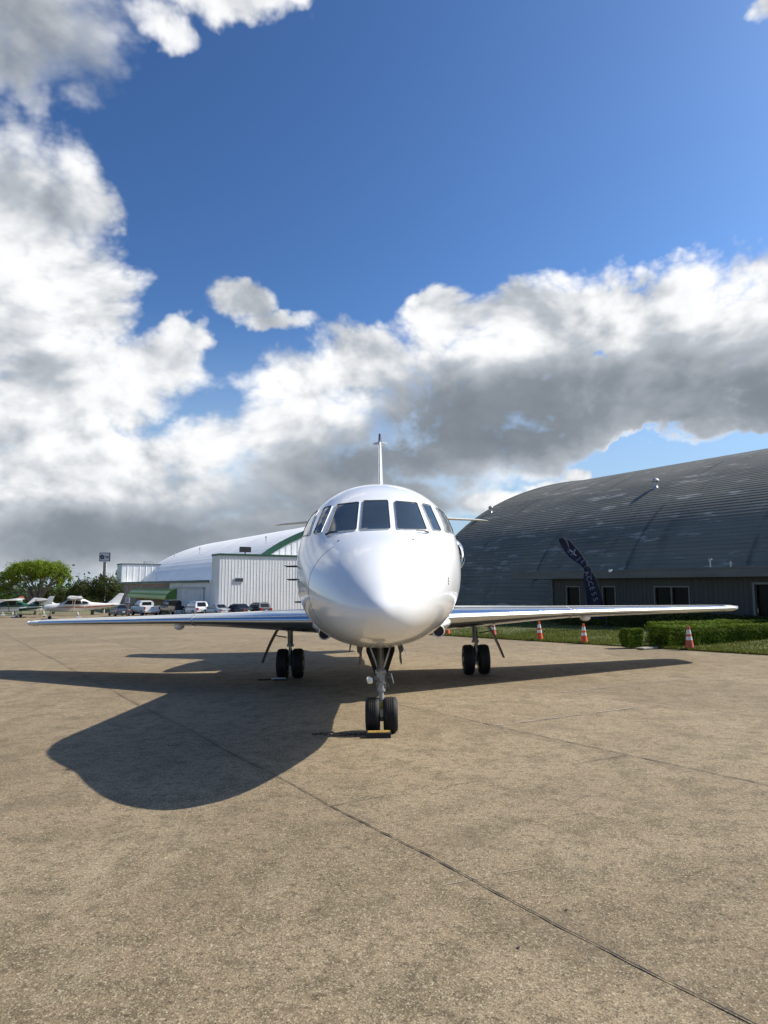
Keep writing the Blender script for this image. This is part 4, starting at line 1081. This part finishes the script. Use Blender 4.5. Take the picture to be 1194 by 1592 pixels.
# ------------------------------------------------------------------ feather flag
def text_mesh(ch, size):
    cu = bpy.data.curves.new('glyph', 'FONT'); cu.body = ch; cu.size = size; cu.align_x = 'CENTER'; cu.align_y = 'CENTER'; cu.resolution_u = 3
    o = bpy.data.objects.new('glyph', cu); COL.objects.link(o); dg = bpy.context.evaluated_depsgraph_get()
    me = o.evaluated_get(dg).to_mesh(); vs = [v.co.copy() for v in me.vertices]; fs = [tuple(p.vertices) for p in me.polygons]
    o.evaluated_get(dg).to_mesh_clear(); bpy.data.objects.remove(o); bpy.data.curves.remove(cu)
    return vs, fs
def build_flag():
    D = 28.0
    R_ = [(868.9, 839.8), (871, 837), (874.9, 835.9), (880.4, 836.6), (886.9, 842), (893.3, 849.5), (901.6, 859.6), (909, 870.7), (914.5, 879), (920, 890), (925.6, 901), (930.2, 914), (934.8, 927), (938, 939), (941, 952), (942.5, 962)]
    L_ = [(868.9, 839.8), (870, 842), (872.1, 845.8), (879.5, 858.7), (885, 866), (893.3, 872.5), (901.6, 878), (905, 881.5), (908, 885), (908.2, 890), (907.2, 896), (907, 904.8), (909, 914), (911, 925), (913, 945), (915, 962)]
    P0 = atD(942.5, 962, D); base = Vector((P0.x, P0.y, lawn_z(P0.x, P0.y)))
    r = empty('feather_flag', base, 0, 'navy blue feather flag with white lettering leaning beside the annex', 'flag')
    def W2(u, v, k=0.):
        P = atD(u, v, D)-base; P.y += .05*math.sin(P.z*2.3)+k; return P
    def rs(pts, n):
        ds = [0]
        for a, c in zip(pts[:-1], pts[1:]): ds.append(ds[-1]+math.dist(a, c))
        out = []
        for i in range(n+1):
            s = ds[-1]*i/n; j = max(k for k in range(len(ds)) if ds[k] <= s+1e-9); j = min(j, len(ds)-2); t = (s-ds[j])/(ds[j+1]-ds[j])
            out.append((lerp(pts[j][0], pts[j+1][0], t), lerp(pts[j][1], pts[j+1][1], t)))
        return out
    n = 60; A_, B_ = rs(L_, n), rs(R_, n); b = MB(); m_ = 8
    for side, off in ((0, -.004), (1, .004)):
        vs = []; fs = []
        for i in range(n+1):
            for j in range(m_+1):
                t = j/m_; u, v = lerp(A_[i][0], B_[i][0], t), lerp(A_[i][1], B_[i][1], t)
                vs.append(W2(u, v, off+.03*math.sin(t*6+i*.25)))
        for i in range(n):
            for j in range(m_):
                q = i*(m_+1)+j; f = (q, q+1, q+m_+2, q+m_+1); fs.append(f if side else f[::-1])
        b.add(vs, fs, 'flag', True)
    b.build('banner', r, angle=80)
    b = MB(); pp = [W2(u+.5, v-.2) for u, v in B_]; b.tube(pp+[Vector((0.02, 0, -.1))], [lerp(.010, .022, i/(n+1)) for i in range(n+2)], 'black', 8); b.build('pole', r)
    b = MB(); b.box((0, 0, .03), (.4, .4, .05), 'black'); b.build('base', r, bevel=.01)
    # writing runs down the flag, tops of the letters towards the pole
    L = MB(); mpp = D/F
    def put(ch, u, v, ang, px):
        vs, fs = text_mesh(ch, px*mpp*1.1); c = W2(u, v, -.05); ca, sa = math.cos(ang), math.sin(ang); o = []
        for p in vs: o.append((c.x+p.x*ca-p.y*sa, c.y-.03, c.z+p.x*sa+p.y*ca))
        L.add(o, fs, 'flagink')
    for ch, u, v, dg, px in (('J', 899.3, 868.8, -48, 8), ('E', 904.8, 873.5, -52, 8), ('T', 909.6, 880.5, -58, 7.5), ('A', 910.5, 891.2, -63, 9.5), ('C', 913.7, 899.5, -65, 10), ('C', 916.3, 907.6, -67, 10), ('E', 919, 915, -69, 10), ('S', 922, 923.2, -70, 10), ('S', 924.8, 931.8, -71, 10)):
        put(ch, u, v, math.radians(dg), px)
    # the winged emblem
    def stroke(pts, w):
        L.tube([W2(u, v, -.075) for u, v in pts], [w*mpp*k for k in (.4, .5, .35)][:len(pts)] if len(pts) == 3 else w*mpp*.45, 'flagink', 6)
    stroke([(894.2, 853), (890.5, 858), (887.3, 862.6)], 1.5); stroke([(894.2, 853), (892.3, 859.5), (889.5, 864.2)], 1.2)
    stroke([(882.3, 857.6), (887, 856.4), (895.5, 864.5)], 1.1); stroke([(884, 854.6), (889.5, 857.5), (893, 861)], 1.0); stroke([(882.3, 857.6), (884, 859.2), (887.5, 858)], .8)
    L.build('lettering', r)
build_flag()

# ------------------------------------------------------------------ white hangar on the left
WH = empty('white_hangar', (0, 0, 0), 0, 'white barrel roofed hangar with green trim and brick office behind the parked cars', 'hangar', T=bt(0, 0))
LB = dict(bu=25., w=28., H=14.5, zb=-2.2)
b = MB(); barrel(b, -142, -80.3, 25., 28., 14.5, -2.2, 'white_roof', pitch=1.1, amp=.008, amax=2.2); b.build('barrel_roof', WH)
def ribbed(b, p0, p1, z0, z1, m, step=.42, d=.05, axis='u'):
    """corrugated sheet from p0 to p1 ((t,u) points), bulging to the side of -normal"""
    L = math.dist(p0, p1); n = int(L/step); dx, dy = (p1[0]-p0[0])/L, (p1[1]-p0[1])/L; nx, ny = dy, -dx
    pr = []
    for i in range(n):
        s = i*step
        for f, h in ((0, 0), (.78, 0), (.84, d), (.94, d)): pr.append((s+f*step, h))
    pr.append((L, 0)); pr = [q for q in pr if q[0] <= L]
    P = [(p0[0]+dx*s+nx*h, p0[1]+dy*s+ny*h) for s, h in pr]; k = len(P)
    b.add([(t, u, z0) for t, u in P]+[(t, u, z1) for t, u in P], [(i, i+1, k+i+1, k+i) for i in range(k-1)], m)
# near gable
b = MB(); n = 90
for i in range(n):
    # vertical strips following the arch
    u0, u1 = 25+39.7*i/n, 25+39.7*(i+1)/n
    def zz(u): return -2.2+14.5*math.sqrt(max(0, 1-((u-53)/(28 if u < 53 else 11.76))**2))
    h = .06 if i % 2 else 0
    b.add([(-80.3+h, u0, -2.6), (-80.3+h, u1, -2.6), (-80.3+h, u1, zz(u1)), (-80.3+h, u0, zz(u0))], [(0, 1, 2, 3)], 'white_metal')
    b.add([(-80.3, u1, -2.6), (-80.24, u1, -2.6), (-80.24, u1, zz(u1)), (-80.3, u1, zz(u1))], [(0, 1, 2, 3)], 'white_metal')
b.build('gable_wall', WH)
b = MB(); rg = []
for i in range(1, 80):
    a = PI*i/80; u, z = ell(a, .05, **LB); u2, z2 = ell(a, -.75, **LB); rg.append([(-80.35, u, z), (-80.1, u, z), (-80.1, u2, z2), (-80.35, u2, z2)])
b.loft(rg, 'green', smooth=False); b.build('gable_trim', WH)
# front box of the door pocket
TB = -77.; UB = 23.
def zrow(py, t, u): return z_at(py, TU(t, u))
zB = zrow(862.5, TB, UB)
b = MB(); ribbed(b, (TB, UB), (TB, UB+40), -3.2, zB, 'white_metal', .42, .028); ribbed(b, (-80.2, UB), (TB, UB), -3.2, zB, 'white_metal', .42, .05)
b.box(((TB-80.2)/2, UB+20, zB-.05), (3.1, 39.9, .08), 'white_roof'); b.build('door_pocket', WH)
b = MB(); b.box((TB+.06, UB+20, zB+.06), (.2, 40.2, .24), 'green'); b.box(((TB-80.2)/2, UB-.02, zB+.06), (3.0, .2, .24), 'green'); b.build('coping_trim', WH)
# floodlight and number plate on the box
def u_at(px, t):
    r = ray(px, 911.); kx = r.x/r.y; return (CAM.x-kx*CAM.y-(EV.x-kx*EV.y)*t)/(PV.x-kx*PV.y)
u = u_at(380, TB); b = MB(); b.box((TB, u, zB+.75), (.25, 1.5, .7), 'black'); b.tube([(TB, u, zB), (TB, u, zB+.5)], .08, 'black', 6); b.build('floodlight', WH)
ua, ub = u_at(364, TB), u_at(378, TB); zc = zrow(901.5, TB, ua)
b = MB(); b.box((TB+.10, (ua+ub)/2, zc), (.05, ub-ua, .62), 'sign')
rnd = random.Random(4)
w_ = (ub-ua)/9
for i in range(8):
    b.box((TB+.14, ua+w_*(i+1), zc), (.03, w_*.62, .42), 'ink')
b.build('wall_sign', WH)
# side lean-to: white sheet wall, sliding door, brick office with awning
zl = zrow(903.2, TB, UB); t0, t1 = -141., -80.25; tb = t_at(264, UB)
b = MB(); ribbed(b, (tb, UB), (t1, UB), -3.5, zl-.2, 'white_metal', .9, .03); b.build('side_wall', WH)
b = MB(); ta, tc2 = t_at(272, UB), t_at(318, UB); ribbed(b, (ta, UB-.12), (tc2, UB-.12), -3.3, zl-1.0, 'white_metal', .7, .08); b.box(((ta+tc2)/2, UB-.15, zl-.9), (tc2-ta+.6, .25, .2), 'galv'); b.build('sliding_door', WH)
b = MB(); b.box(((t0+tb)/2, UB+.2, (zl-.2-3.6)/2), (tb-t0, .4, zl-.2+3.6), 'brick'); b.build('brick_wall', WH)
for tt_ in (t0+1.2, tb-2): b = MB(); b.box((tt_, UB+.15, (zl-.2-3.6)/2), (2.0, .56, zl-.2+3.6), 'pad'); b.build('stone_pier', WH)
b = MB(); b.box(((t0+t1)/2, UB+.9, zl-.02), (t1-t0+.5, 2.6, .16), 'white_roof'); b.build('lean_to_roof', WH)
b = MB(); b.box(((t0+t1)/2, UB-.44, zl-.02), (t1-t0+.7, .10, .34), 'green'); b.build('eaves_trim', WH)
b = MB(); a0, a1 = t_at(206, UB-1), t_at(267, UB-1); zt_, zb_ = zrow(914.5, (a0+a1)/2, UB), zrow(930, (a0+a1)/2, UB-1.5)
pf = [(UB-1.9*math.sin(k*PI/2/10)**.8, lerp(zt_, zb_, (1-math.cos(k*PI/2/10))*.55+.45*k/10)) for k in range(11)]
for k in range(10):
    mm = ('awn3', 'awn1', 'awn2', 'awn1')[k % 4]
    (ua_, za), (ub_, zb2) = pf[k], pf[k+1]; b.add([(a0, ua_, za), (a1, ua_, za), (a1, ub_, zb2), (a0, ub_, zb2)], [(0, 1, 2, 3)], mm)
for aa in (a0, a1): b.add([(aa, u_, z_) for u_, z_ in pf]+[(aa, UB, zb_)], [tuple(range(12))], 'awn2')
b.build('awning', WH)
b = MB(); b.box(((a0+a1)/2, UB-.08, -1.9), ((a1-a0)*.8, .1, 2.0), 'winglass'); b.build('office_window', WH)
# far box above the office
zf = zrow(878, -141, UB); zf2 = zrow(877.5, -138, UB+6)
b = MB(); ribbed(b, (-137, 22.4), (-137, 31), zl, zf, 'white_metal', 1.2, .05); ribbed(b, (-142, 22.4), (-137, 22.4), zl, zf, 'white_metal', 1.2, .05)
b.box((-139.5, 26.7, zf-.04), (5, 8.6, .06), 'white_roof'); b.build('parapet_box', WH)
b = MB(); b.box((-136.95, 26.7, zf+.06), (.16, 8.8, .22), 'fascia'); b.box((-139.5, 22.35, zf+.06), (5, .16, .22), 'fascia'); b.build('parapet_trim', WH)
b = MB(); b.box((-139, 28, zf+.45), (1.2, 1.8, .6), 'galv'); b.build('roof_unit', WH)
for (u, v, hh) in ((310.5, 861, .9), (413.5, 846, .9), (271, 866, .7), (243, 901, .8)):
    P = on_barrel(u, v, 25, 28, 14.5, -2.2)
    if P is not None:
        t, uu, z = tozu(P); b = MB(); b.tube([(t, uu, z-.2), (t, uu, z+hh)], .05, 'galv', 6); b.tube([(t, uu, z+hh), (t, uu, z+hh+.25)], .13, 'galv', 8); b.build('roof_vent', WH)

# ------------------------------------------------------------------ sign on a pole, little notice sign, delineator
Dp = 119.; P = atD(163, 866, Dp)
sg = empty('pylon_sign', (P.x, P.y, ground_z(P.x, P.y)), -.05, 'tall pole sign with round black emblem above the dark trees', 'sign'); h = P.z-sg.location.z; mp = Dp/F
b = MB(); b.box((.15, .05, h/2-.4), (.34, .3, h-.9), 'polegrey'); b.box((-.10, .05, h/2-.4), (.14, .28, h-.9), 'timber'); b.build('pole', sg)
b = MB(); b.box((0, 0, h), (15.5*mp, .16, 12.4*mp), 'sign'); bd = b.build('sign_board', sg)
b = MB(); w, hh = 15.9*mp, 12.8*mp
for dz in (-1, 1): b.box((0, 0, h+dz*hh/2), (w, .2, .1), 'ink')
for dx in (-1, 1): b.box((dx*w/2, 0, h), (.1, .2, hh), 'ink')
b.build('sign_frame', bd)
b = MB(); b.lathe([(0, .0), (3.4*mp, .0), (3.4*mp, .03), (0, .03)], (-3.8*mp, -.115, h), (0, 1, 0), 'ink', 28, smooth=False)
b.prism([(-3.8*mp-.26, h+.06), (-3.8*mp-.02, h-.02), (-3.8*mp+.26, h+.16), (-3.8*mp+.02, h-.16)], 'y', -.14, -.12, 'sign')
for k, wd in ((0, 5.2), (1, 6.2)):
    for j in range(4): b.box((1.2*mp+j*wd/4*mp+.08, -.10, h+(.9-1.9*k)*mp), (wd/4*mp*.72, .04, 1.0*mp), 'ink')
b.build('emblem', bd)
Dn_ = 84.; P = atD(198.5, 933, Dn_); gzv = gz(P.x, P.y)
sg = empty('notice_sign', (P.x, P.y, gzv), 0, 'small white notice on a brown post left of the white pickup', 'sign')
b = MB(); b.box((0, 0, (P.z-gzv)/2), (.13, .13, P.z-gzv), 'timber'); b.build('post', sg); b = MB(); b.box((0, -.1, P.z-gzv), (.55, .05, .65), 'sign'); b.build('sign_board', sg)
b = MB()
for k in range(4): b.box((0, -.14, P.z-gzv+.2-k*.12), (.36, .02, .04), 'ink')
b.build('lettering', sg)
P = atD(341.5, 953, 82.); P.z = gz(P.x, P.y)
r = empty('delineator_post', P, 0, 'slim red delineator post in front of the silver sedan', 'post')
b = MB(); b.lathe([(.2, 0), (.2, .05), (.06, .07), (.055, .95), (.0, 1.0)], (0, 0, 0), (0, 0, 1), 'reddel', 12); b.build('post', r)
b = MB(); b.lathe([(.058, .62), (.062, .64), (.062, .76), (.058, .78)], (0, 0, 0), (0, 0, 1), 'reflect', 12); b.build('reflective_band', r)

# ------------------------------------------------------------------ vehicles (built nose towards +y)
def carpaint(nm, col, r=.25, me=0.): M[nm] = mat(nm, col, r, me, coat=.5, var=.05, vscale=2)
carpaint('car_white', (.72, .73, .73)); carpaint('car_black', (.012, .013, .015)); carpaint('car_silver', (.42, .45, .47), .3, .6); carpaint('car_blue', (.04, .07, .10)); carpaint('car_charcoal', (.03, .035, .04), .5)
def body_loft(b, secs, m):
    """secs: (y, halfwidth_bottom, halfwidth_top, z0, z1) cross sections with rounded shoulders"""
    rg = []
    for y, w0, w1, z0, z1 in secs:
        h = z1-z0; rg.append([(-w0*.94, y, z0), (-w0, y, z0+h*.2), (-w0, y, z0+h*.6), (-w1, y, z0+h*.9), (-w1*.9, y, z1), (w1*.9, y, z1), (w1, y, z0+h*.9), (w0, y, z0+h*.6), (w0, y, z0+h*.2), (w0*.94, y, z0)])
    b.loft(rg, m, smooth=False)
def cw(x, y, r, par, w=.24):
    b = MB(); b.lathe([(r*.62, -w/2), (r*.93, -w/2), (r, -w*.36), (r, w*.36), (r*.93, w/2), (r*.62, w/2)], (x, y, r), (1, 0, 0), 'tyre', 24, closed=False)
    b.lathe([(0, -w*.42), (r*.3, -w*.44), (r*.62, -w*.5)], (x, y, r), (1, 0, 0), 'galv', 20); b.lathe([(r*.62, w*.5), (r*.3, w*.44), (0, w*.42)], (x, y, r), (1, 0, 0), 'galv', 20); b.build('wheel', par)
def quad_part(nm, par, pts, m, th=.01):
    b = MB(); P = [Vector(p) for p in pts]; N = (P[1]-P[0]).cross(P[2]-P[0]).normalized()*th
    n = len(P); b.add([p+N for p in P]+[p-N*.2 for p in P], [tuple(range(n)), tuple(range(2*n-1, n-1, -1))]+[(i, n+i, n+(i+1) % n, (i+1) % n) for i in range(n)], m); return b.build(nm, par)
def sedan(label, paint, P, rz, L=4.7, H=1.42, suv=False, group='vehicles parked in front of the white hangar', name='parked_car', cat='car'):
    r = empty(name, P, rz, label, cat, group); w = .9; h0 = .22; belt = H*.60 if not suv else H*.57
    y0 = -L/2
    b = MB(); body_loft(b, [(y0, w*.82, w*.80, h0+.14, belt-.08), (y0+.12, w*.95, w*.9, h0, belt), (y0+.9, w, w*.95, h0, belt+.02), (0, w, w*.95, h0-.02, belt), (L/2-1.3, w, w*.93, h0, belt-.04), (L/2-.25, w*.92, w*.84, h0, belt-.2), (L/2, w*.78, w*.7, h0+.1, belt-.32)], paint)
    b.build('body', r, bevel=.03)
    yr = y0+(.25 if suv else .75); yr2 = y0+(.55 if suv else 1.55); yf2 = .45; yf = L/2-1.25; wt = w*.72
    cb = MB(); secs = [(yr, w*.92, wt*1.12, belt-.02, belt+.02), (yr2, w*.92, wt*1.04, belt-.02, H-.03), ((yr2+yf2)/2, w*.92, wt*1.06, belt-.02, H), (yf2, w*.92, wt*1.02, belt-.02, H-.03), (yf, w*.90, wt*1.15, belt-.02, belt+.02)]
    body_loft(cb, secs, paint); ro = cb.build('roof', r, bevel=.03)
    e = .012
    quad_part('rear_window', r, [(-wt*.86, lerp(yr, yr2, .14)-e, lerp(belt+.02, H-.03, .14)), (wt*.86, lerp(yr, yr2, .14)-e, lerp(belt+.02, H-.03, .14)), (wt*.80, lerp(yr, yr2, .88)-e, lerp(belt, H-.03, .88)), (-wt*.80, lerp(yr, yr2, .88)-e, lerp(belt, H-.03, .88))], 'carglass')
    quad_part('windscreen', r, [(wt*.86, lerp(yf, yf2, .14)+e, lerp(belt+.02, H-.03, .14)), (-wt*.86, lerp(yf, yf2, .14)+e, lerp(belt+.02, H-.03, .14)), (-wt*.80, lerp(yf, yf2, .88)+e, lerp(belt, H-.03, .88)), (wt*.80, lerp(yf, yf2, .88)+e, lerp(belt, H-.03, .88))], 'carglass')
    for s in (-1, 1):
        xb, xt = s*(w*.90+.012), s*(wt*1.05+.03); zb_, zt2 = belt+.05, H-.13
        for (ya, yb) in (((yr2-(.25 if not suv else .1)), -.12), (-.02, yf2+.35)):
            pts = [(xb, ya, zb_), (xb, yb+ (.25 if yb > 0 else 0), zb_), (xt, yb-(.18 if yb > 0 else 0), zt2), (xt, ya+(.3 if ya < -.5 else 0), zt2)]
            quad_part('side_window', r, pts if s > 0 else pts[::-1], 'carglass', .015)
        b = MB(); b.box((s*w*.72, y0+.04, belt-.17), (.26, .10, .16 if not suv else .3), 'tail'); b.build('tail_light', r)
        for yy in (y0+.95, L/2-.95): cw(s*(w-.1), yy, .33 if not suv else .36, r)
        b = MB(); b.box((s*(w+.08), yf-.15, belt+.06), (.14, .1, .1), paint); b.build('mirror', r)
    b = MB(); b.box((0, y0-.012, belt-.30), (.32, .02, .15), 'plate'); b.build('licence_plate', r)
    b = MB(); b.box((0, y0-.02, h0+.16), (w*1.66, .12, .20), 'black' if suv else paint); b.build('bumper', r, bevel=.02)
    if suv:
        b = MB()
        for s in (-1, 1): b.tube([(s*.55, yr2+.1, H+.03), (s*.55, yf2, H+.03)], .02, 'galv', 6)
        b.build('roof_rack', r)
    return r
def pickup(label, paint, P, rz, L=5.6, H=1.9):
    r = empty('pickup_truck', P, rz, label, 'pickup truck', 'vehicles parked in front of the white hangar'); w = .99; h0 = .48; y0 = -L/2; bz = 1.22; bl = 1.95
    b = MB(); body_loft(b, [(y0+bl, w, w*.97, h0, bz), (L/2-1.2, w, w*.95, h0, bz-.02), (L/2-.2, w*.95, w*.9, h0, bz-.1), (L/2, w*.85, w*.8, h0+.1, bz-.2)], paint)
    for s in (-1, 1): b.box((s*(w-.05), y0+bl/2+.03, (h0+bz)/2), (.09, bl-.08, bz-h0), paint)
    b.box((0, y0+bl/2+.03, h0+.1), (2*w-.2, bl-.06, .08), 'black'); b.build('body', r, bevel=.02)
    b = MB(); b.box((0, y0+.05, (h0+bz)/2+.03), (2*w-.24, .07, bz-h0-.08), paint); tg = b.build('tailgate', r, bevel=.02)
    b = MB(); b.box((0, y0+.0, bz-.14), (.3, .03, .07), 'black'); b.build('handle', tg)
    cb = MB(); body_loft(cb, [(y0+bl+.05, w*.92, w*.74, bz-.02, H-.05), (y0+bl+.9, w*.92, w*.76, bz-.02, H), (y0+bl+1.5, w*.92, w*.74, bz-.02, H-.02), (y0+bl+2.25, w*.92, w*.84, bz-.02, bz+.03)], paint); cb.build('cab', r, bevel=.03)
    yb = y0+bl+.03
    quad_part('rear_window', r, [(-.60, yb, bz+.14), (.60, yb, bz+.14), (.55, yb, H-.16), (-.55, yb, H-.16)], 'carglass')
    quad_part('windscreen', r, [(.72, y0+bl+2.17, bz+.1), (-.72, y0+bl+2.17, bz+.1), (-.64, y0+bl+1.62, H-.12), (.64, y0+bl+1.62, H-.12)], 'carglass')
    for s in (-1, 1):
        for (ya, ye) in ((y0+bl+.14, y0+bl+.68), (y0+bl+.78, y0+bl+1.75)):
            pts = [(s*(w*.92+.0), ya, bz+.08), (s*(w*.92), ye+(.12 if ye > 0 else 0), bz+.08), (s*(w*.79), ye-.15, H-.17), (s*(w*.79), ya+.04, H-.17)]
            quad_part('side_window', r, pts if s > 0 else pts[::-1], 'carglass', .02)
        b = MB(); b.box((s*(w-.07), y0+.03, bz-.22), (.14, .1, .34), 'tail'); b.build('tail_light', r)
        b = MB(); b.box((s*(w+.12), y0+bl+1.7, bz+.12), (.2, .1, .24), 'black'); b.build('mirror', r)
        for yy in (y0+1.15, L/2-1.0): cw(s*(w-.14), yy, .40, r, .28)
    b = MB(); b.box((0, y0-.06, h0+.08), (2*w-.06, .16, .2), 'chrome' if 'white' in label else 'galv'); b.build('bumper', r, bevel=.02)
    b = MB(); b.box((0, y0-.15, h0+.09), (.32, .02, .15), 'plate'); b.build('licence_plate', r)
    return r
HDG = math.atan2(-EV.y, -EV.x)-PI/2     # nose towards -e
def vp(u, D): P = atD(u, 950, D); return Vector((P.x, P.y, gz(P.x, P.y)))
sedan('dark blue sedan partly hidden behind the notice post', 'car_blue', vp(185, 88), HDG+.05, 4.9, 1.5)
pickup('white pickup truck, leftmost pickup in the row of parked vehicles', 'car_white', vp(224.5, 88), HDG+.12)
pickup('black pickup truck parked between the white pickup and the white suv', 'car_black', vp(267, 89), HDG+.2, 5.8, 1.95)
sedan('white suv with roof rails parked right of the black pickup', 'car_white', vp(303.5, 85), HDG+.1, 4.7, 1.72, True, name='parked_suv', cat='suv')
sedan('silver grey sedan behind the red delineator post', 'car_silver', vp(337, 82), HDG+.2, 4.5, 1.36)
sedan('black sedan next to the silver sedan', 'car_black', vp(371, 81.5), HDG+.25, 4.2, 1.33)
sedan('charcoal hatchback at the right end of the vehicle row', 'car_charcoal', vp(402.5, 82), HDG+.10, 3.8, 1.42, True)

# ------------------------------------------------------------------ parked light aircraft (nose towards -x)
def paint2(nm, c): M[nm] = mat(nm, c, .3, coat=.4, var=.06)
paint2('la_white', (.74, .73, .70)); paint2('la_tan', (.50, .44, .36)); paint2('la_stripe', (.33, .10, .035)); paint2('la_green', (.02, .09, .05)); paint2('la_orange', (.50, .12, .03))
def light_aircraft(label, P, rz, base='la_white', low='la_white', stripe='la_stripe', tip='la_white', wingc=None):
    wingc = wingc or base
    r = empty('light_aircraft', P, rz, label, 'light aircraft', 'light aircraft parked on the left of the apron')
    # x: nose at -3.6, tail at 4.4
    ks = [(-3.35, .30, 1.05, 1.45), (-3.1, .42, .92, 1.58), (-2.3, .50, .80, 1.66), (-1.75, .54, .76, 1.72), (-1.1, .56, .74, 2.12), (-.3, .56, .74, 2.2), (.6, .52, .80, 2.12), (1.3, .40, .92, 1.78), (2.6, .24, 1.12, 1.66), (4.1, .10, 1.34, 1.58)]
    b = MB(); rg = []
    for i in range(len(ks)):
        x, w, z0, z1 = ks[i]; ex = 3.2 if -2.3 <= x <= .7 else 2.4; n = 20
        rg.append([(x, w*math.copysign(abs(math.cos(t))**(2/ex), math.cos(t)), (z0+z1)/2+(z1-z0)/2*math.copysign(abs(math.sin(t))**(2/ex), math.sin(t))) for t in [2*PI*k/n for k in range(n)]])
    b.loft(rg, base, cap=True)
    b.build('fuselage', r, angle=40)
    def side(nm, pts, m, th=.012):
        for s in (-1, 1):
            q = [(x, s*(y), z) for x, y, z in pts]; quad_part(nm, r, q if s < 0 else q[::-1], m, th)
    # belly colour and cheat line laid on the sides
    side('belly_panel', [(-3.0, .44, .98), (-1.7, .57, .80), (.6, .545, .86), (.6, .55, 1.18), (-1.7, .575, 1.16), (-3.0, .47, 1.22)], low)
    side('stripe', [(-2.6, .53, 1.24), (.6, .555, 1.20), (.6, .555, 1.34), (-1.2, .58, 1.36)], stripe, .02)
    side('stripe', [(.66, .54, 1.21), (1.4, .425, 1.26), (2.7, .26, 1.33), (3.9, .15, 1.43), (3.9, .145, 1.50), (2.7, .255, 1.44), (1.4, .415, 1.40), (.66, .535, 1.34)], stripe, .02)
    side('cabin_window', [(-1.45, .565, 1.58), (-.62, .585, 1.58), (-.62, .52, 1.98), (-1.05, .52, 2.0)], 'carglass', .02)
    side('cabin_window', [(-.52, .585, 1.58), (.30, .57, 1.58), (.22, .50, 1.96), (-.52, .52, 1.98)], 'carglass', .02)
    side('cabin_window', [(.40, .56, 1.60), (1.05, .48, 1.66), (.85, .46, 1.86), (.38, .49, 1.93)], 'carglass', .02)
    quad_part('windscreen', r, [(-1.78, .46, 1.73), (-1.78, -.46, 1.73), (-1.14, -.44, 2.08), (-1.14, .44, 2.08)][::-1], 'carglass', .03)
    b = MB(); sec = []
    for y, ch, x0, z in ((-5.5, 1.05, -.95, 2.32), (-5.3, 1.2, -1.0, 2.32), (-2.2, 1.6, -1.15, 2.25), (0, 1.63, -1.15, 2.22), (2.2, 1.6, -1.15, 2.25), (5.3, 1.2, -1.0, 2.32), (5.5, 1.05, -.95, 2.32)):
        sec.append([(x0+c*ch, y, z+t*.11) for c, t in AF])
    b.loft(sec[::-1], wingc); wg = b.build('wing', r, angle=50)
    for s in (-1, 1):
        b = MB(); b.tube([(-.5, s*.55, .86), (-.35, s*2.5, 2.2)], .045, base, 8); b.build('wing_strut', r)
        b = MB(); b.loft([[(3.35+c*.95, s*.08, 1.50+t*.05) for c, t in AF], [(3.6+c*.65, s*1.65, 1.52+t*.03) for c, t in AF]][::-s], base); b.build('tailplane', r)
        b = MB(); b.tube([(-.05, s*.45, .80), (.05, s*1.15, .36)], [.05, .03], 'la_white', 8); b.build('gear_leg', r)
        b = MB(); b.lathe([(0, -.07), (.14, -.08), (.21, -.03), (.21, .03), (.14, .08), (0, .07)], (.05, s*1.22, .21), (0, 1, 0), 'tyre', 18); b.build('wheel', r)
        b = MB(); b.prism([(-.25, .16), (-.1, .36), (.15, .38), (.42, .2), (.2, .12)], 'y', s*1.22-.10, s*1.22-.09, 'la_white'); b.build('wheel_fairing', r)
    b = MB(); b.tube([(-2.7, 0, .85), (-2.75, 0, .25)], .05, 'galv', 8); b.lathe([(0, -.06), (.12, -.07), (.19, -.03), (.19, .03), (.12, .07), (0, .06)], (-2.75, 0, .19), (0, 1, 0), 'tyre', 18); b.build('nose_wheel', r)
    b = MB(); b.loft([[(2.7+c*1.5, t*.06, 1.52) for c, t in AF], [(3.45+c*.95, t*.05, 2.1) for c, t in AF], [(3.95+c*.62, t*.035, 2.62) for c, t in AF]], 'la_white'); fn = b.build('fin', r, angle=50)
    b = MB(); b.loft([[(3.90+c*.70, t*.045, 2.55) for c, t in AF], [(4.05+c*.55, t*.03, 2.74) for c, t in AF]], tip); b.build('fin_tip', fn, angle=50)
    b = MB(); b.lathe([(0, -.22), (.08, -.16), (.14, 0)], (-3.36, 0, 1.25), (1, 0, 0), 'la_white', 16); b.box((-3.44, .0, 1.25), (.03, .13, 1.85), 'black', Matrix.Rotation(.9, 3, 'X')); b.build('propeller', r)
    return r
def ap(u, v, D):
    P = atD(u, v, D); return Vector((P.x, P.y, gz(P.x, P.y)))
light_aircraft('tan and white high wing aircraft with brown stripe beside the dark blue sedan', ap(121, 957, 74.5), .44, 'la_white', 'la_tan', 'la_stripe')
light_aircraft('white high wing aircraft behind the tan and white one, mostly fin and wing visible', ap(68, 957, 92), .46, 'la_white', 'la_white', 'la_stripe')
light_aircraft('green and white high wing aircraft with near wing reaching toward the camera', ap(22, 957, 88), .30, 'la_green', 'la_white', 'la_white', wingc='la_white')
light_aircraft('white aircraft showing its fin behind the green one', ap(4, 957, 104), .5, 'la_white', 'la_white', 'la_green')
light_aircraft('white aircraft with orange fin tip at the far left edge', ap(-27, 957, 88), .5, 'la_white', 'la_white', 'la_orange', 'la_orange')
